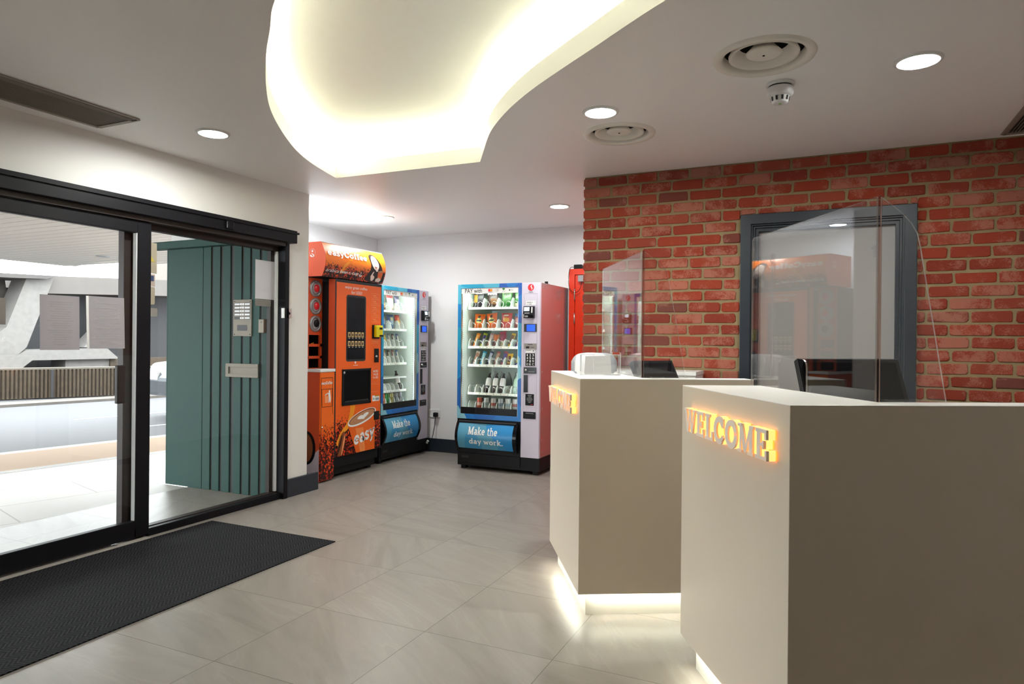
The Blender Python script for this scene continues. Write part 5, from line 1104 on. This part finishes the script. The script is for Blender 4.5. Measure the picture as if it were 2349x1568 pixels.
# ribbed barrier wall beyond the road
b0 = Vector((-14.85, 7.9)); bd = (Vector((-13.6, 10.6))-b0).normalized(); bnv = Vector((-bd.y, bd.x))
BA = math.atan2(bd.y, bd.x)
strip('kerb_far', 6.0, 6.6, -.2, .02, mat('grey_far_kerb', (.085, .075, .065), .85, var=.25, scale=5))
struct('far_ground', MB().prism([st(-20, 6.6), st(40, 6.6), st(40, 40), st(-20, 40)], -.2, .0), asph)
rib_m = mat('brown_aggregate_ribs', (.036, .024, .013), .9, var=.6, scale=11, bump=.8, bscale=40)
rb = MB(); prof = []
p_ = .07; k0, k1 = -100, 260
for k in range(k0, k1): prof += [(k*p_, 0), (k*p_+.016, -.04), (k*p_+.046, -.04), (k*p_+.062, 0)]
prof += [(k1*p_, .25), (k0*p_, .25)]
rb.prism(prof, .02, .60, 0); rb.box(k0*p_, k1*p_, -.03, .26, .60, .635, 1)
obj('ribbed_barrier', rb, [rib_m, mat('weathered_coping', (.075, .064, .05), .85, var=.3, scale=5)], loc=(b0.x, b0.y, 0), rotz=BA, label='long low ribbed brown concrete barrier on the far side of the road', cat='barrier')
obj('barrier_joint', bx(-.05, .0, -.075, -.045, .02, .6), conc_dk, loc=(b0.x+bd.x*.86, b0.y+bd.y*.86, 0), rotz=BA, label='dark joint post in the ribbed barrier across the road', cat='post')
# raised concrete structure behind it
CX_ = -18.0
ov = thing('concrete_overpass', 'pale angular concrete structure with a slanting strut behind the ribbed barrier', 'structure', (CX_, 8, 0))
def yz(pts, x0, dep): return MB().ext([(x0, y-8, z) for y, z in pts], (-dep, 0, 0))
obj('strut', yz([(9.98, 2.70), (10.62, 2.74), (10.0, 1.02), (9.75, .78), (8.6, .20), (8.9, 1.0), (9.54, 1.49)], .25, .6), conc, ov)
obj('upper_beam', yz([(10.3, 2.80), (19, 3.25), (19, 2.75), (12.62, 2.46), (10.4, 2.36)], .15, 1.6), mat('warm_grey_beam', (.085, .076, .07), .85, var=.15, scale=2), ov)
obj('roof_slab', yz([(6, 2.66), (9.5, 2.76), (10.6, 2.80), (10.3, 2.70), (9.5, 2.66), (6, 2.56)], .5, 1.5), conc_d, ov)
obj('lower_beam', yz([(8.2, .40), (9.75, .80), (10.0, .95), (12.0, .98), (12.35, .69), (10.1, .69), (9.8, .45), (8.2, .1)], .3, .8), conc, ov)
obj('corner_pier', yz([(11.02, .69), (12.2, .69), (12.2, 0), (11.02, 0)], .1, .6), conc, ov)
obj('plinth_block', yz([(8.0, .42), (9.7, .5), (9.7, 0), (8.0, 0)], .4, .6), conc, ov)
obj('cross_strut', yz([(11.55, 1.0), (12.3, 1.0), (13.4, 2.5), (13.0, 2.5)], .0, .5), conc, ov)
obj('back_wall', yz([(4, 2.7), (9.9, 2.7), (10.2, .5), (4, .5)], -.5, .3), mat('brownish_grey_concrete', (.05, .045, .040), .85, var=.2, scale=1.2), ov)
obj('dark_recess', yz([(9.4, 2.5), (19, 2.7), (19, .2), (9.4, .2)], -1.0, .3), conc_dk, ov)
obj('ribbed_panel', yz([(12.2, .69), (14.5, .69), (14.5, 0), (12.2, 0)], .15, .5), rib_m, ov)
# white hoarding and pale building seen past the green wall
hb = obj('white_hoarding', MB().box(-.15, .15, -3.5, 3.5, 0, 2.3), mat('white_hoarding_paint', (.30, .295, .29), .6), loc=(-17.0, 24.5, 0), rotz=-.15, label='plain white hoarding beyond the road, between the door stile and the green wall', cat='hoarding')
obj('top_rail', MB().box(-.17, .17, -3.5, 3.5, 2.3, 2.36), grey_p, hb)
bl = thing('office_building', 'pale office building far off above the white hoarding', 'building', (-27, 27, 0))
obj('facade', MB().box(-1, 1, -6, 6, 0, 6), mat('cream_facade', (.13, .115, .10), .8), bl)
for k in range(4): obj('window_band', MB().box(1.0, 1.04, -5.5+k*2.9, -3.6+k*2.9, 2.6, 4.2), mat('pale_window_glass', (.35, .45, .48), .2), bl)
# canopy over the pavement
ZC = 2.36; kx = (ZC-1.27)/1.13
cpy = MB(); x = -4.2; ed = [(-4.21, -9), (-4.21, 4.07), (-5.35, 4.07), (-5.35, 30), (-7.0*kx*1.25, 30), (-7.0*kx*1.25, 6.0*kx+1.0), (-9.6*kx, 6.50*kx), (-11.05*kx, 6.95*kx), (-11.03*kx, -9)]
cpy.prism([(p[0], p[1]) for p in ed], ZC+.012, ZC+.22)
canopy_m = mat('white_canopy_boards', (.58, .54, .49), .45, var=.03)
struct('canopy_roof', cpy, canopy_m)
sm2 = MB(); y = -8.9
while y < 11.5:
    xe = -11.0*kx if y < 6.7*kx else (-9.6*kx+ (y-6.5*kx)*.0 if y < 7*kx else -7.0*kx*1.25)
    sm2.box(xe, -4.22 if y < 3.93 else -5.36, y, y+.135, ZC-.002, ZC+.010); y += .150
struct('canopy_slats', sm2, canopy_m)
for x, y in ((-6.6, 4.7), (-9.4, 4.4), (-8.8, 5.9)):
    obj('canopy_spotlight', MB().lathe([(0, 0), (.085, 0), (.09, -.006), (.07, -.012), (0, -.010)], seg=20), grey_p, loc=(x, y, ZC-.002), label={-6.6: 'round fitting in the outdoor canopy just above the green wall', -9.4: 'round fitting in the outdoor canopy near the left edge of the photo', -8.8: 'round fitting in the outdoor canopy beside the door stile'}[x], cat='light')
# green clad return wall at the entrance
gw = thing('green_cladding_wall', 'dark green boarded wall just outside the glass, with an intercom panel', 'wall', (0, 4.08, 0))
green = mat('teal_green_boards', (.006, .048, .038), .6, var=.12, scale=3, spec=.25); gdark = mat('dark_board_gap', (.010, .014, .013), .6)
obj('backing', MB().box(-5.21, -4.035, .012, .018, 0, 2.04), gdark, gw)
edges = [(-5.213, -4.787), (-4.782, -4.693), (-4.668, -4.587), (-4.556, -4.470), (-4.428, -4.346), (-4.322, -4.250), (-4.226, -4.146), (-4.118, -4.040)]
for a, b in edges: obj('board', MB().box(a, b, 0, .012, .0, 2.04), green, gw, bevel=.003)
obj('corner_board', MB().box(-5.225, -5.213, 0, .30, 0, 2.04), green, gw)
obj('cap', MB().box(-5.36, -3.99, -.06, .02, 2.035, 2.10), green, gw, bevel=.008)
obj('dark_post', MB().box(-4.038, -4.0, -.03, .06, 0, 2.03), brown_al, gw)
ipn = thing('intercom_panel', 'steel intercom panel with ten nameplate buttons on the green wall', 'intercom', (-4.32, 4.0795, 1.29))
brass = mat('worn_steel_plate', (.13, .108, .075), .5, .2, var=.18, scale=30)
obj('plate', bx(-.10, .10, -.012, 0, 0, .298), brass, ipn, bevel=.002)
for r_ in range(5):
    for s_ in (-1, 1):
        nb = obj('name_plate', MB().box(s_*.055-.033, s_*.055+.033, -.0135, -.012, .137+r_*.028, .159+r_*.028), dk_grey, ipn)
        if not (r_ == 0 and s_ < 0): obj('card', MB().box(s_*.055-.028, s_*.055+.028, -.0142, -.0135, .141+r_*.028, .155+r_*.028), paper, nb)
        obj('button', MB().box(s_*.012-.006, s_*.012+.006, -.016, -.012, .143+r_*.028, .153+r_*.028), chrome, ipn)
obj('speaker', MB().ext([(p[0], -.0132, p[1]) for p in rrect(-.055, .055, .045, .092, .008)], (0, .0012, 0)), dk_grey, ipn)
for sx in (-1, 1):
    for z_ in (.015, .283): obj('screw', MB().lathe([(0, -.014), (.005, -.0135), (.005, -.012)], sx*.085, 0, z_, 8, axis='y'), black_p, ipn)
lbx = thing('letter_plate', 'brass letter slot low on the green wall', 'letter slot', (-4.322, 4.0795, .955))
obj('frame', MB().box(-.178, .178, -.014, 0, .085, .112).box(-.178, .178, -.014, 0, 0, .027).box(-.178, -.145, -.014, 0, .027, .085).box(.145, .178, -.014, 0, .027, .085), brass, lbx, bevel=.002)
obj('flap', MB().box(-.145, .145, -.005, 0, .027, .085), brass, lbx)
ex = thing('exit_button', 'narrow cream box with a button on the green wall near the glass edge', 'button', (-4.098, 4.0795, 1.318))
obj('case', bx(-.028, .028, -.03, 0, 0, .108), mat('cream_plastic', (.2, .17, .12), .5), ex, bevel=.003)
obj('button', MB().lathe([(0, -.034), (.006, -.033), (.007, -.03)], 0, 0, .085, 10, axis='y'), grey_p, ex)
# parked car, mostly hidden by the green wall
car = thing('car', 'dark car on the road, only its end showing past the green wall', 'car', (*st(5.0, 1.9), -.03), SA)
cb_ = MB(); sec = [(-2.05, .35), (-2.10, .60), (-1.98, .88), (-1.35, .95), (-.75, 1.38), (.75, 1.42), (1.45, .98), (2.0, .88), (2.1, .55), (2.02, .30)]
cb_.ext([(x, -.86, z) for x, z in sec], (0, 1.72, 0))
obj('body', cb_, mat('dark_silver_car_paint', (.10, .11, .12), .25, .5), car, bevel=.06)
for y in (-.862, .862):
    gl = MB().ext([(-1.22, y, .97), (-.72, y, 1.32), (.70, y, 1.35), (1.25, y, 1.0)], (0, .004 if y > 0 else -.004, 0)); obj('side_window', gl, black_g, car)
obj('windscreen', MB().ext([(-1.34, -.75, .965), (-1.34, .75, .965), (-.80, .68, 1.352), (-.80, -.68, 1.352)], (-.01, 0, .012)), mat('pale_windscreen', (.35, .45, .48), .15), car)
for x in (-1.3, 1.3):
    for y in (-.80, .80):
        wl = obj('wheel', MB().lathe([(0, -.09), (.20, -.09), (.30, -.08), (.31, 0), (.30, .08), (.20, .09), (0, .09)], x, y, .31, 24, axis='y'), black_p, car); obj('hub', MB().lathe([(0, .092), (.18, .094), (.19, .088)] if y > 0 else [(0, -.092), (.18, -.094), (.19, -.088)], x, y, .31, 16, axis='y'), steel, wl)
for y in (-.6, .6): obj('lamp', bx(-2.09, -2.03, y-.16, y+.16, .62, .74), white_p, car)
